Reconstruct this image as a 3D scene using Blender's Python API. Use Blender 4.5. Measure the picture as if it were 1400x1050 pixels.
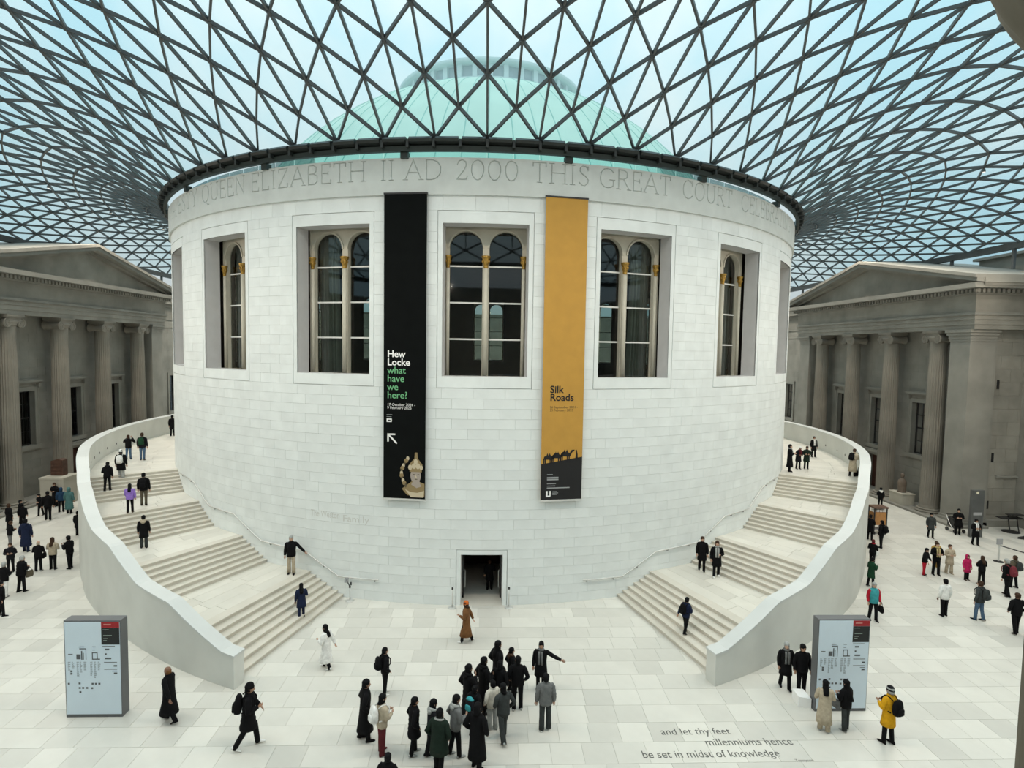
import bpy, bmesh, math, random
import numpy as np
from math import sin, cos, pi, radians, degrees, atan2, hypot, sqrt
from mathutils import Vector, Matrix

for o in list(bpy.data.objects):
    bpy.data.objects.remove(o, do_unlink=True)
scene = bpy.context.scene
COL = scene.collection
rng = random.Random(7)

# ------------------------------------------------------------------ camera
CAM = Vector((0.2527, -47.1205, 11.4025))
pitch, yaw, roll = 0.0596708, 0.0386312, 0.0160933
fwd = Vector((sin(yaw)*cos(pitch), cos(yaw)*cos(pitch), -sin(pitch)))
rt0 = Vector((cos(yaw), -sin(yaw), 0))
up0 = rt0.cross(fwd)
rt = rt0*cos(roll) + up0*sin(roll)
up = up0*cos(roll) - rt0*sin(roll)
cd = bpy.data.cameras.new('camera')
cam = bpy.data.objects.new('camera', cd)
COL.objects.link(cam)
cam.matrix_world = Matrix(((rt.x, up.x, -fwd.x, CAM.x), (rt.y, up.y, -fwd.y, CAM.y), (rt.z, up.z, -fwd.z, CAM.z), (0, 0, 0, 1)))
cd.sensor_width = 36.0
cd.lens = 781.24*36/1400
cd.clip_start = 0.1
cd.clip_end = 600
scene.camera = cam

# ------------------------------------------------------------------ sky: bright overcast with thin blue breaks
world = bpy.data.worlds.new('sky')
scene.world = world
world.use_nodes = True
nt = world.node_tree
nt.nodes.clear()
N = nt.nodes.new
L = nt.links.new
wo = N('ShaderNodeOutputWorld')
bg = N('ShaderNodeBackground')
tc = N('ShaderNodeTexCoord')
sep = N('ShaderNodeSeparateXYZ')
L(tc.outputs['Generated'], sep.inputs[0])
mx = N('ShaderNodeMath'); mx.operation = 'MAXIMUM'; mx.inputs[1].default_value = 0.0
L(sep.outputs['Z'], mx.inputs[0])
ov = N('ShaderNodeMath'); ov.operation = 'MULTIPLY_ADD'          # standard overcast sky: (1 + 2 sin h) / 3
ov.inputs[1].default_value = 2/3; ov.inputs[2].default_value = 1/3
L(mx.outputs[0], ov.inputs[0])
nz = N('ShaderNodeTexNoise'); nz.inputs['Scale'].default_value = 2.6; nz.inputs['Detail'].default_value = 5
nz.inputs['Roughness'].default_value = 0.55
L(tc.outputs['Generated'], nz.inputs['Vector'])
cr = N('ShaderNodeValToRGB')
cr.color_ramp.elements[0].position = 0.40; cr.color_ramp.elements[0].color = (0.54, 0.86, 0.98, 1)
cr.color_ramp.elements[1].position = 0.62; cr.color_ramp.elements[1].color = (0.90, 0.99, 1.0, 1)
L(nz.outputs['Fac'], cr.inputs[0])
L(cr.outputs[0], bg.inputs['Color'])
ms = N('ShaderNodeMath'); ms.operation = 'MULTIPLY'; ms.inputs[1].default_value = 1.42
L(ov.outputs[0], ms.inputs[0])
L(ms.outputs[0], bg.inputs['Strength'])
L(bg.outputs[0], wo.inputs[0])

vs = scene.view_settings
scene.display_settings.display_device = 'sRGB'
vs.view_transform = 'Standard'
vs.look = 'None'
vs.gamma = 1.0
vs.use_curve_mapping = False
vs.exposure = 0.2

# ------------------------------------------------------------------ helpers
def pol(r, a, z):
    t = radians(a)
    return (r*sin(t), -r*cos(t), z)

class MB:
    def __init__(s):
        s.v = []; s.f = []
    def add(s, vs_, fs_):
        n = len(s.v)
        s.v += [tuple(p) for p in vs_]
        s.f += [tuple(i+n for i in f) for f in fs_]
        return s
    def hexa(s, p):
        return s.add(p, [(0, 3, 2, 1), (4, 5, 6, 7), (0, 1, 5, 4), (1, 2, 6, 5), (2, 3, 7, 6), (3, 0, 4, 7)])
    def box(s, x0, x1, y0, y1, z0, z1):
        if x0 > x1: x0, x1 = x1, x0
        if y0 > y1: y0, y1 = y1, y0
        return s.hexa([(x0, y0, z0), (x1, y0, z0), (x1, y1, z0), (x0, y1, z0), (x0, y0, z1), (x1, y0, z1), (x1, y1, z1), (x0, y1, z1)])
    def pbox(s, r0, r1, a0, a1, z0, z1, seg=1):
        for k in range(seg):
            b0 = a0+(a1-a0)*k/seg; b1 = a0+(a1-a0)*(k+1)/seg
            p = [pol(r1, b0, z0), pol(r1, b1, z0), pol(r0, b1, z0), pol(r0, b0, z0), pol(r1, b0, z1), pol(r1, b1, z1), pol(r0, b1, z1), pol(r0, b0, z1)]
            fs_ = [(0, 3, 2, 1), (4, 5, 6, 7), (0, 1, 5, 4), (2, 3, 7, 6)]
            if k == seg-1: fs_.append((1, 2, 6, 5))
            if k == 0: fs_.append((3, 0, 4, 7))
            s.add(p, fs_)
        return s
    def loft(s, rings, cap0=True, cap1=True):
        n = len(rings[0]); vv = [p for r in rings for p in r]; ff = []
        for i in range(len(rings)-1):
            for j in range(n):
                k = (j+1) % n
                ff.append((i*n+j, i*n+k, (i+1)*n+k, (i+1)*n+j))
        if cap0: ff.append(tuple(reversed(range(n))))
        if cap1: ff.append(tuple((len(rings)-1)*n+j for j in range(n)))
        return s.add(vv, ff)
    def revolve(s, prof, n=24, c=(0, 0, 0), cap0=True, cap1=True):
        return s.loft([[(c[0]+r*cos(2*pi*j/n), c[1]+r*sin(2*pi*j/n), c[2]+z) for j in range(n)] for r, z in prof], cap0, cap1)
    def tube(s, path, rad, n=8, caps=True, flat=1.0):
        P = [Vector(p) for p in path]
        if not isinstance(rad, (list, tuple)): rad = [rad]*len(P)
        rings = []
        ref = None
        for i, p in enumerate(P):
            t = (P[min(i+1, len(P)-1)]-P[max(i-1, 0)])
            if t.length < 1e-9: t = Vector((0, 0, 1))
            t.normalize()
            if ref is None:
                ref = Vector((0, 0, 1)) if abs(t.z) < .8 else Vector((1, 0, 0))
            u = (ref-t*ref.dot(t))
            if u.length < 1e-6: u = Vector((0, 1, 0))-t*t.y
            u.normalize(); w = t.cross(u); ref = u
            rings.append([tuple(p+u*(rad[i]*cos(2*pi*j/n))+w*(rad[i]*flat*sin(2*pi*j/n))) for j in range(n)])
        return s.loft(rings, caps, caps)
    def prism(s, lo, hi):
        n = len(lo)
        return s.add(list(lo)+list(hi), [tuple(reversed(range(n))), tuple(range(n, 2*n))]+[(j, (j+1) % n, n+(j+1) % n, n+j) for j in range(n)])
    def mesh(s, name, mat, smooth=False):
        me = bpy.data.meshes.new(name)
        me.from_pydata(s.v, [], s.f)
        if mat: me.materials.append(mat)
        if smooth:
            me.polygons.foreach_set('use_smooth', [True]*len(me.polygons))
        me.update()
        return me
    def build(s, name, mat, parent=None, smooth=False):
        return link(name, s.mesh(name, mat, smooth), parent)

def link(name, me, parent=None):
    o = bpy.data.objects.new(name, me)
    COL.objects.link(o)
    if parent: o.parent = parent
    return o

def fixn(o):
    bm = bmesh.new(); bm.from_mesh(o.data)
    bmesh.ops.recalc_face_normals(bm, faces=bm.faces)
    bm.to_mesh(o.data); bm.free()
    return o

def empty(name, loc=(0, 0, 0), rz=0, sc=1):
    o = bpy.data.objects.new(name, None)
    o.empty_display_size = .2
    COL.objects.link(o)
    o.location = loc; o.rotation_euler = (0, 0, rz); o.scale = (sc, sc, sc)
    return o

def tag(o, label=None, cat=None, group=None, kind=None):
    if label: o['label'] = label
    if cat: o['category'] = cat
    if group: o['group'] = group
    if kind: o['kind'] = kind
    return o

MATS = {}
def mat(name, col, rough=.6, var=.08, scale=3.0, metal=0.0, rand=0.0, bump=0.0, bscale=40.0, detail=4, spec=None):
    if name in MATS: return MATS[name]
    m = bpy.data.materials.new(name); m.use_nodes = True
    t = m.node_tree; b = t.nodes['Principled BSDF']
    b.inputs['Roughness'].default_value = rough
    b.inputs['Metallic'].default_value = metal
    if spec is not None: b.inputs['Specular IOR Level'].default_value = spec
    co = t.nodes.new('ShaderNodeTexCoord')
    n = t.nodes.new('ShaderNodeTexNoise'); n.inputs['Scale'].default_value = scale; n.inputs['Detail'].default_value = detail
    t.links.new(co.outputs['Object'], n.inputs['Vector'])
    mr = t.nodes.new('ShaderNodeMapRange'); mr.inputs['From Min'].default_value = .3; mr.inputs['From Max'].default_value = .7
    mr.inputs['To Min'].default_value = 1-var; mr.inputs['To Max'].default_value = 1+var
    t.links.new(n.outputs['Fac'], mr.inputs['Value'])
    val = mr.outputs[0]
    if rand > 0:
        g = t.nodes.new('ShaderNodeNewGeometry'); oi = t.nodes.new('ShaderNodeObjectInfo')
        ad = t.nodes.new('ShaderNodeMath'); ad.operation = 'ADD'
        t.links.new(g.outputs['Random Per Island'], ad.inputs[0]); t.links.new(oi.outputs['Random'], ad.inputs[1])
        fr = t.nodes.new('ShaderNodeMath'); fr.operation = 'FRACT'; t.links.new(ad.outputs[0], fr.inputs[0])
        r2 = t.nodes.new('ShaderNodeMapRange'); r2.inputs['To Min'].default_value = 1-rand; r2.inputs['To Max'].default_value = 1+rand
        t.links.new(fr.outputs[0], r2.inputs['Value'])
        mu = t.nodes.new('ShaderNodeMath'); mu.operation = 'MULTIPLY'
        t.links.new(val, mu.inputs[0]); t.links.new(r2.outputs[0], mu.inputs[1]); val = mu.outputs[0]
    vm = t.nodes.new('ShaderNodeVectorMath'); vm.operation = 'SCALE'
    vm.inputs[0].default_value = col[:3]
    t.links.new(val, vm.inputs['Scale'])
    t.links.new(vm.outputs[0], b.inputs['Base Color'])
    if bump > 0:
        n2 = t.nodes.new('ShaderNodeTexNoise'); n2.inputs['Scale'].default_value = bscale; n2.inputs['Detail'].default_value = 3
        t.links.new(co.outputs['Object'], n2.inputs['Vector'])
        bp = t.nodes.new('ShaderNodeBump'); bp.inputs['Strength'].default_value = bump; bp.inputs['Distance'].default_value = .02
        t.links.new(n2.outputs['Fac'], bp.inputs['Height']); t.links.new(bp.outputs[0], b.inputs['Normal'])
    MATS[name] = m
    return m

def glass(name, tint, refl=.06, rough=.03, haze=0.0, hazecol=(.8, .9, .9)):
    m = bpy.data.materials.new(name); m.use_nodes = True
    t = m.node_tree; t.nodes.clear()
    out = t.nodes.new('ShaderNodeOutputMaterial')
    tr = t.nodes.new('ShaderNodeBsdfTransparent'); tr.inputs['Color'].default_value = (*tint, 1)
    gl = t.nodes.new('ShaderNodeBsdfGlossy'); gl.inputs['Roughness'].default_value = rough
    fr = t.nodes.new('ShaderNodeFresnel'); fr.inputs['IOR'].default_value = 1.5
    mu = t.nodes.new('ShaderNodeMath'); mu.operation = 'MULTIPLY'; mu.inputs[1].default_value = refl/.04
    t.links.new(fr.outputs[0], mu.inputs[0]); mu.use_clamp = True
    mix = t.nodes.new('ShaderNodeMixShader')
    t.links.new(mu.outputs[0], mix.inputs[0]); t.links.new(tr.outputs[0], mix.inputs[1]); t.links.new(gl.outputs[0], mix.inputs[2])
    last = mix
    if haze > 0:                                # translucent white added for the washed-out look of reflecting glass
        tl = t.nodes.new('ShaderNodeBsdfTranslucent'); tl.inputs['Color'].default_value = (*hazecol, 1)
        m2 = t.nodes.new('ShaderNodeMixShader'); m2.inputs[0].default_value = haze
        t.links.new(mix.outputs[0], m2.inputs[1]); t.links.new(tl.outputs[0], m2.inputs[2]); last = m2
    t.links.new(last.outputs[0], out.inputs[0])
    return m

M_ashlar = mat('white_limestone', (.745, .785, .78), .7, .05, 1.3, rand=.028, bump=.05)
M_joint = mat('mortar_joint', (.72, .74, .725), .9, .05, 4)
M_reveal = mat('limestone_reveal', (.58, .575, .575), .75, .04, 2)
M_frieze = mat('frieze_limestone', (.62, .65, .63), .75, .06, 1.5, bump=.06)
M_floor = mat('floor_limestone', (.625, .61, .56), .38, .05, 1.1, rand=.10, bump=.02)
M_grout = mat('floor_grout', (.50, .485, .44), .9, .05, 3)
M_step = mat('step_limestone', (.60, .565, .495), .5, .05, 1.2, rand=.03)
M_landing = mat('landing_limestone', (.65, .625, .56), .42, .05, 1.0, rand=.07)
M_parapet = mat('parapet_limestone', (.60, .61, .575), .6, .06, .8)
M_coping = mat('coping_limestone', (.58, .60, .59), .5, .03, 1)
M_old = mat('weathered_stone', (.235, .225, .195), .85, .22, .55, rand=.07, bump=.15, bscale=12, detail=6)
M_old2 = mat('weathered_column_stone', (.21, .195, .165), .85, .28, .35, rand=.05, bump=.12, bscale=10, detail=6)
M_oldp = mat('pale_weathered_stone', (.225, .22, .195), .85, .16, .6, rand=.05, detail=6)
M_steel = mat('painted_roof_steel', (.085, .095, .098), .45, .06, 4)
M_ring = mat('dark_green_ring_steel', (.012, .022, .018), .5, .10, 3)
M_ring2 = mat('ring_gutter_metal', (.022, .027, .026), .45, .2, 2)
M_rail = mat('satin_steel', (.62, .62, .60), .35, .04, 6, metal=.5)
M_dark = mat('black_metal', (.012, .012, .013), .45, .1, 5)
M_cream = mat('cream_painted_wood', (.56, .53, .44), .55, .04, 3)
M_white = mat('white_glazing_bar', (.75, .75, .72), .45, .03, 4)
M_gold = mat('gilded_capital', (.40, .24, .05), .4, .35, 14, metal=.55)
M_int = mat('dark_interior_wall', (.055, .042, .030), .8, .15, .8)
M_curt = mat('curtain_linen', (.38, .37, .32), .85, .06, 3)
M_copper = mat('green_copper', (.56, .76, .63), .7, .07, .35, detail=5)
M_lant = mat('lantern_paint', (.62, .74, .74), .6, .05, 1)
M_wood = mat('dark_mahogany_door', (.055, .018, .012), .5, .15, 3)
G_roof = glass('roof_glass', (.90, .965, .97), refl=.03, haze=.18, hazecol=(.86, .93, .92))
G_win = glass('window_glass', (.62, .70, .67), refl=.075)
G_dark = glass('old_window_glass', (.35, .38, .40), refl=.05)
G_clear = glass('clerestory_glass', (.82, .95, .95), refl=.03)
# ================================================================== geometry constants
R = 22.245
WO = degrees(0.0938845)     # half angle of the window surround
WI = degrees(0.0836327)     # half angle of the window opening
ZTO, ZBO, ZTI, ZBI = 17.322, 9.686, 16.795, 10.206
DOOR_O, DOOR_I, DZO, DZI = 2.95, 2.40, 2.53, 2.30
ZLEDGE, ZTOP = 17.96, 19.50
XW = 36.6                   # half width of the court
YN, YF = -48.0, 51.0        # near and far end of the roof

def camdist(p):
    return (Vector(p)-CAM).length

def inview(p, mgn=30):
    d = Vector(p)-CAM
    z = d.dot(fwd)
    if z < .3: return False
    x = 700+781.24*d.dot(rt)/z; y = 525-781.24*d.dot(up)/z
    return -mgn < x < 1400+mgn and -mgn < y < 1050+mgn

# ------------------------------------------------------------------ floor
fl = MB().box(-XW-9, XW+9, YN-4, YF+3, -.5, -.012).build('floor', M_grout)
tag(fl, kind='structure')
tiles = []
y = YN-.6
row = 0
while y < 34:
    h = .87
    x = -XW-.2-rng.random()*.9
    while x < XW+.2:
        w = rng.choice((.92, .92, .92, 1.38, 1.84)) if rng.random() < .35 else .92
        cx, cy = x+w/2, y+h/2
        if hypot(cx, cy) > R-.9:
            tiles.append((x, y, w, h, round(rng.random()*.003, 4)))
        x += w
    y += h; row += 1
def tarea(t):
    c = (t[0]+t[2]/2, t[1]+t[3]/2, 0)
    return (t[2]*t[3])/camdist(c)**3 if inview(c, 10) else 0
tiles.sort(key=tarea, reverse=True)
tcache = {}
for (x, y, w, h, dz) in tiles[:300]:
    k = (w, h)
    if k not in tcache:
        g = .0045
        tcache[k] = MB().hexa([(g, g, -.03), (w-g, g, -.03), (w-g, h-g, -.03), (g, h-g, -.03), (g, g, 0), (w-g, g, 0), (w-g, h-g, 0), (g, h-g, 0)]).mesh('floor_slab', M_floor)
    o = link('floor_slab', tcache[k], fl); o.location = (x, y, dz*.5)
m = MB()
for (x, y, w, h, dz) in tiles[300:]:
    g = .0045
    m.add([(x+g, y+g, -.03), (x+w-g, y+g, -.03), (x+w-g, y+h-g, -.03), (x+g, y+h-g, -.03), (x+g, y+g, dz*.5), (x+w-g, y+g, dz*.5), (x+w-g, y+h-g, dz*.5), (x+g, y+h-g, dz*.5)], [(4, 5, 6, 7), (0, 1, 5, 4), (1, 2, 6, 5), (2, 3, 7, 6), (3, 0, 4, 7)])
tag(m.build('floor_slabs', M_floor, fl), kind='stuff')

# ------------------------------------------------------------------ drum wall
def drum_shell(rad, wi, zb, zt, z0, z1, name, material, reveal=0, door=True, parent=None):
    m = MB()
    st = set()
    for k in range(20):
        for s in (-1, 1): st.add(round(k*18-180+s*wi, 4))
        for q in range(1, 6): st.add(round(k*18-180+wi+(18-2*wi)*q/6, 4))
        st.add(round(k*18-180+wi/2, 4)); st.add(round(k*18-180-wi/2, 4)); st.add(round(k*18-180, 4))
    st |= {-DOOR_I, DOOR_I}
    A = sorted(a if a >= -180 else a+360 for a in st)
    A = sorted(set(A))
    A.append(A[0]+360)
    Z = sorted({z0, DZI, zb, zt, z1})
    for a0, a1 in zip(A, A[1:]):
        am = (a0+a1)/2
        k = round(am/18); inwin = abs(am-18*k) < wi
        for b0, b1 in zip(Z, Z[1:]):
            if inwin and zb-.001 < b0 and b1 < zt+.001: continue
            if door and abs(am) < DOOR_I and b1 <= DZI+.001: continue
            m.add([pol(rad, a0, b0), pol(rad, a1, b0), pol(rad, a1, b1), pol(rad, a0, b1)], [(0, 1, 2, 3)])
    if reveal:
        r2 = rad-reveal
        for k in range(-9, 11):
            for s in (-1, 1):
                a = 18*k+s*wi
                q = [pol(rad+.06, a, zb), pol(r2, a, zb), pol(r2, a, zt), pol(rad+.06, a, zt)]
                m.add(q, [(0, 1, 2, 3) if s > 0 else (3, 2, 1, 0)])
            n = 4
            for z, fl_ in ((zb, 0), (zt, 1)):
                for i in range(n):
                    b0 = 18*k-wi+2*wi*i/n; b1 = 18*k-wi+2*wi*(i+1)/n
                    q = [pol(rad+.06, b0, z), pol(rad+.06, b1, z), pol(r2, b1, z), pol(r2, b0, z)]
                    m.add(q, [(0, 1, 2, 3) if not fl_ else (3, 2, 1, 0)])
        if door:
            for s in (-1, 1):
                a = s*DOOR_I
                m.add([pol(rad+.06, a, 0), pol(r2, a, 0), pol(r2, a, DZI), pol(rad+.06, a, DZI)], [(0, 1, 2, 3)])
            m.add([pol(rad+.06, -DOOR_I, DZI), pol(rad+.06, DOOR_I, DZI), pol(r2, DOOR_I, DZI), pol(r2, -DOOR_I, DZI)], [(0, 1, 2, 3)])
    return m.build(name, material, parent)

wall = drum_shell(R-.06, WI, ZBI, ZTI, 0, ZLEDGE, 'wall_drum', M_joint)
tag(wall, 'white limestone drum wall of the round reading room', kind='structure')
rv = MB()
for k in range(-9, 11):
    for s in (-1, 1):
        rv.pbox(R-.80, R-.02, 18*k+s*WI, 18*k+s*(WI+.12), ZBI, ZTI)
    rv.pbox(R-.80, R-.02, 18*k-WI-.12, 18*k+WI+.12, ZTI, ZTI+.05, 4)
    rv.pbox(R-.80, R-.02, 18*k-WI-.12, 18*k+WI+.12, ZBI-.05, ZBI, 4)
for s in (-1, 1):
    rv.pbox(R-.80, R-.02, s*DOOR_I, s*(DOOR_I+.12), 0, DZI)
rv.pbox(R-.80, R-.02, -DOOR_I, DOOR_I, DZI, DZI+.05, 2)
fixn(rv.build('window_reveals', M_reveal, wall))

# stone courses
levels = [DZO*i/6 for i in range(7)]
nlo = 16
levels += [DZO+(ZBO-DZO)*i/nlo for i in range(1, nlo+1)]
levels += [ZBO+(ZTO-ZBO)*i/17 for i in range(1, 18)]
levels += [ZLEDGE]
blocks = []
for ci, (z0, z1) in enumerate(zip(levels, levels[1:])):
    holes = []
    if z0 > ZBO-.01 and z1 < ZTO+.01:
        holes = [(18*k-WO, 18*k+WO) for k in range(-5, 6)]
    if z1 < DZO+.01:
        holes = [(-DOOR_O, DOOR_O)]
    segs = []; cur = -86.0
    for h0, h1 in holes:
        if h1 < -86 or h0 > 86: continue
        if h0 > cur: segs.append((cur, h0))
        cur = h1
    if cur < 86: segs.append((cur, 86.0))
    off = (ci % 2)*1.8+rng.choice((0, .6))
    for s0, s1 in segs:
        if s1-s0 < 8:
            cuts = [s0, s0+(s1-s0)*(.5 if ci % 2 else .32), s1] if ci % 2 else [s0, s0+(s1-s0)*.28, s0+(s1-s0)*.72, s1]
        else:
            n0 = math.ceil((s0-off)/3.6+.15); cuts = [s0]
            b = n0*3.6+off
            while b < s1-.6:
                if b-cuts[-1] > .6: cuts.append(b)
                b += 3.6
            cuts.append(s1)
        for c0, c1 in zip(cuts, cuts[1:]):
            blocks.append((round(c0, 3), round(c1-c0, 3), round(z0, 3), round(z1-z0, 4)))
def barea(b):
    a = b[0]+b[1]/2
    c = pol(R, a, b[2]+b[3]/2)
    vx, vy = CAM.x-c[0], CAM.y-c[1]
    nx, ny = c[0]/R, c[1]/R
    cs = max(0, (vx*nx+vy*ny)/hypot(vx, vy))
    return b[1]*b[3]*cs/camdist(c)**2
blocks.sort(key=barea, reverse=True)
gz = .003; ga = .008
bcache = {}
for (a0, da, z0, h) in blocks[:300]:
    k = (da, h)
    if k not in bcache:
        bcache[k] = MB().pbox(R-.07, R, ga, da-ga, gz, h-gz, 2 if da > 2 else 1).mesh('stone_block', M_ashlar)
    o = link('stone_block', bcache[k], wall)
    o.location = (0, 0, z0); o.rotation_euler = (0, 0, radians(a0))
m = MB()
for (a0, da, z0, h) in blocks[300:]:
    m.pbox(R-.07, R+rng.choice((0, .001, .002)), a0+ga, a0+da-ga, z0+gz, z0+h-gz, 2 if da > 2 else 1)
tag(m.build('stone_blocks', M_ashlar, wall), kind='stuff')
# back of the drum, plain courses out of sight
m = MB()
for k in range(-9, 11):
    a = 18*k
    if abs(a) < 92: continue
    m.pbox(R-.05, R, a-9, a-WO, 0, ZLEDGE, 2).pbox(R-.05, R, a+WO, a+9, 0, ZLEDGE, 2)
    m.pbox(R-.05, R, a-WO, a+WO, 0, ZBO, 2).pbox(R-.05, R, a-WO, a+WO, ZTO, ZLEDGE, 2)
m.build('rear_cladding', M_ashlar, wall)
# window surrounds, flush with a shadow groove round them
m = MB()
g = .03
for k in range(-5, 6):
    a = 18*k
    w2 = WO-g/R*57.3
    s_ = [m_.build('window_surround', M_ashlar, wall) for m_ in (
        MB().pbox(R-.07, R, a-w2, a+w2, ZTI, ZTO-g, 4),
        MB().pbox(R-.07, R, a-w2, a+w2, ZBO+g, ZBI, 4),
        MB().pbox(R-.07, R, a-w2, a-WI, ZBI, ZTI, 1),
        MB().pbox(R-.07, R, a+WI, a+w2, ZBI, ZTI, 1))]
w2 = DOOR_O-g/R*57.3
for q in (MB().pbox(R-.07, R, -w2, w2, DZI, DZO-g, 3), MB().pbox(R-.07, R, -w2, -DOOR_I, 0, DZI), MB().pbox(R-.07, R, DOOR_I, w2, 0, DZI)):
    q.build('door_surround', M_ashlar, wall)
# inner brick drum, dark room behind the windows
WJ = 4.95
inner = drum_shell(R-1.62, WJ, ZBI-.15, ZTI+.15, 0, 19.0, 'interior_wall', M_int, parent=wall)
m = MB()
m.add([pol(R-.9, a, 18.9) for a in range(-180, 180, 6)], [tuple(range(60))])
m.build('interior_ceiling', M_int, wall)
m = MB()
for a in range(-180, 180, 6):
    m.add([pol(17.6, a, 19.42), pol(17.6, a+6, 19.42), pol(R+.1, a+6, 19.46), pol(R+.1, a, 19.46)], [(0, 1, 2, 3)])
m.build('parapet_top', M_frieze, wall)

# frieze with carved inscription --------------------------------------------------
GL = {
 'A': (.86, [[(.04, 0), (.43, 1), (.82, 0)], [(.2, .36), (.66, .36)]], [(.04, 0), (.82, 0)]),
 'B': (.66, [[(.12, 0), (.12, 1)], [(.12, 1), (.4, 1), (.56, .9), (.56, .66), (.42, .55), (.12, .55)], [(.42, .55), (.62, .42), (.62, .14), (.46, 0), (.12, 0)]], []),
 'C': (.84, [[(.78, .82), (.66, .94), (.48, 1), (.28, .95), (.12, .78), (.07, .5), (.12, .22), (.28, .05), (.48, 0), (.66, .06), (.8, .18)], [(.78, .98), (.78, .74)]], []),
 'D': (.86, [[(.12, 0), (.12, 1), (.4, 1), (.64, .9), (.8, .66), (.8, .34), (.64, .1), (.4, 0), (.12, 0)]], []),
 'E': (.62, [[(.58, .84), (.58, 1), (.12, 1), (.12, 0), (.6, 0), (.6, .17)], [(.12, .53), (.46, .53)], [(.46, .6), (.46, .46)]], []),
 'G': (.86, [[(.78, .82), (.66, .94), (.48, 1), (.28, .95), (.12, .78), (.07, .5), (.12, .22), (.28, .05), (.48, 0), (.66, .04), (.78, .12), (.78, .42)], [(.6, .42), (.86, .42)]], []),
 'H': (.88, [[(.12, 0), (.12, 1)], [(.76, 0), (.76, 1)], [(.12, .53), (.76, .53)]], [(.12, 0), (.12, 1), (.76, 0), (.76, 1)]),
 'I': (.32, [[(.16, 0), (.16, 1)]], [(.16, 0), (.16, 1)]),
 'J': (.40, [[(.24, 1), (.24, .1), (.14, -.06), (.02, -.08)]], [(.24, 1)]),
 'L': (.62, [[(.12, 1), (.12, 0), (.58, 0), (.58, .18)]], [(.12, 1)]),
 'M': (1.02, [[(.1, 0), (.18, 1), (.51, .1), (.84, 1), (.92, 0)]], [(.1, 0), (.92, 0)]),
 'N': (.90, [[(.14, 0), (.14, 1), (.76, 0), (.76, 1)]], [(.14, 0), (.76, 1)]),
 'O': (.94, [[(.47, 1), (.24, .93), (.1, .72), (.08, .46), (.16, .2), (.32, .04), (.47, 0), (.64, .04), (.8, .2), (.87, .46), (.84, .72), (.7, .93), (.47, 1)]], []),
 'Q': (.94, [[(.47, 1), (.24, .93), (.1, .72), (.08, .46), (.16, .2), (.32, .04), (.47, 0), (.64, .04), (.8, .2), (.87, .46), (.84, .72), (.7, .93), (.47, 1)], [(.5, .04), (.66, -.14), (.9, -.18)]], []),
 'R': (.74, [[(.12, 0), (.12, 1), (.42, 1), (.58, .9), (.58, .64), (.42, .53), (.12, .53)], [(.38, .53), (.72, 0)]], [(.12, 0), (.72, 0)]),
 'S': (.58, [[(.5, .84), (.4, .97), (.26, 1), (.12, .9), (.1, .74), (.2, .6), (.42, .44), (.52, .3), (.5, .12), (.36, 0), (.2, .02), (.08, .14)], [(.5, .98), (.5, .78)]], []),
 'T': (.74, [[(.06, .82), (.06, 1), (.68, 1), (.68, .82)], [(.37, 1), (.37, 0)]], [(.37, 0)]),
 'U': (.86, [[(.12, 1), (.12, .3), (.2, .1), (.4, 0), (.6, .04), (.72, .2), (.74, .4), (.74, 1)]], [(.12, 1), (.74, 1)]),
 'Y': (.78, [[(.06, 1), (.39, .5), (.72, 1)], [(.39, .5), (.39, 0)]], [(.06, 1), (.72, 1), (.39, 0)]),
 'Z': (.72, [[(.1, .82), (.1, 1), (.64, 1), (.08, 0), (.64, 0), (.66, .2)]], []),
 '0': (.80, [[(.4, 1), (.22, .93), (.1, .72), (.08, .46), (.15, .2), (.28, .04), (.4, 0), (.54, .04), (.67, .2), (.73, .46), (.71, .72), (.6, .93), (.4, 1)]], []),
 '2': (.66, [[(.1, .76), (.18, .94), (.36, 1), (.54, .9), (.56, .7), (.46, .5), (.08, .02), (.58, .02), (.62, .16)]], []),
}
RF = R+.115
WORDS = [('MAJESTY', -56.2, -41.74), ('QUEEN', -40.49, -30.59), ('ELIZABETH', -29.68, -13.52), ('II', -11.81, -10.21), ('AD', -9.05, -4.91), ('2000', -3.41, 3.49),
         ('THIS', 4.91, 11.49), ('GREAT', 12.63, 22.15), ('COURT', 23.86, 32.79), ('CELEBRATING', 34.71, 53.2)]
LZ0, LH = 18.575, .83
fr_seg = MB().pbox(R-.5, RF, -86, 86, ZLEDGE, ZTOP, 172)
frieze = fr_seg.build('frieze', M_frieze, wall)
cut = MB()
def stroke(m, a0, sc, p, q, w):
    # a prism that sinks through the frieze face; p, q in glyph units
    (x0, y0), (x1, y1) = p, q
    A0, A1 = a0+x0*sc, a0+x1*sc
    Z0, Z1 = LZ0+y0*LH, LZ0+y1*LH
    dx, dz = radians(A1-A0)*RF, Z1-Z0
    ln = hypot(dx, dz)
    if ln < 1e-6: return
    ex, ez = dx/ln*w*.4, dz/ln*w*.4
    nx, nz = -dz/ln*w/2, dx/ln*w/2
    nd = 1 if abs(A1-A0) < 1.2 else 3
    ua = lambda d: degrees(d/RF)
    outer = []
    c = [(A0-ua(ex)+ua(nx), Z0-ez+nz), (A0-ua(ex)-ua(nx), Z0-ez-nz), (A1+ua(ex)-ua(nx), Z1+ez-nz), (A1+ua(ex)+ua(nx), Z1+ez+nz)]
    mid = [(A0, Z0), (A1, Z1)]
    o = [pol(RF+.02, a, z) for a, z in c]
    dp = RF-.06
    i_ = [pol(dp, A0, Z0), pol(dp, A1, Z1)]
    # V-cut trough: four outer corners, a ridge line inside
    m.add(o+i_, [(0, 1, 2, 3), (1, 0, 4), (3, 2, 5), (0, 3, 5, 4), (2, 1, 4, 5)])
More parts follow.
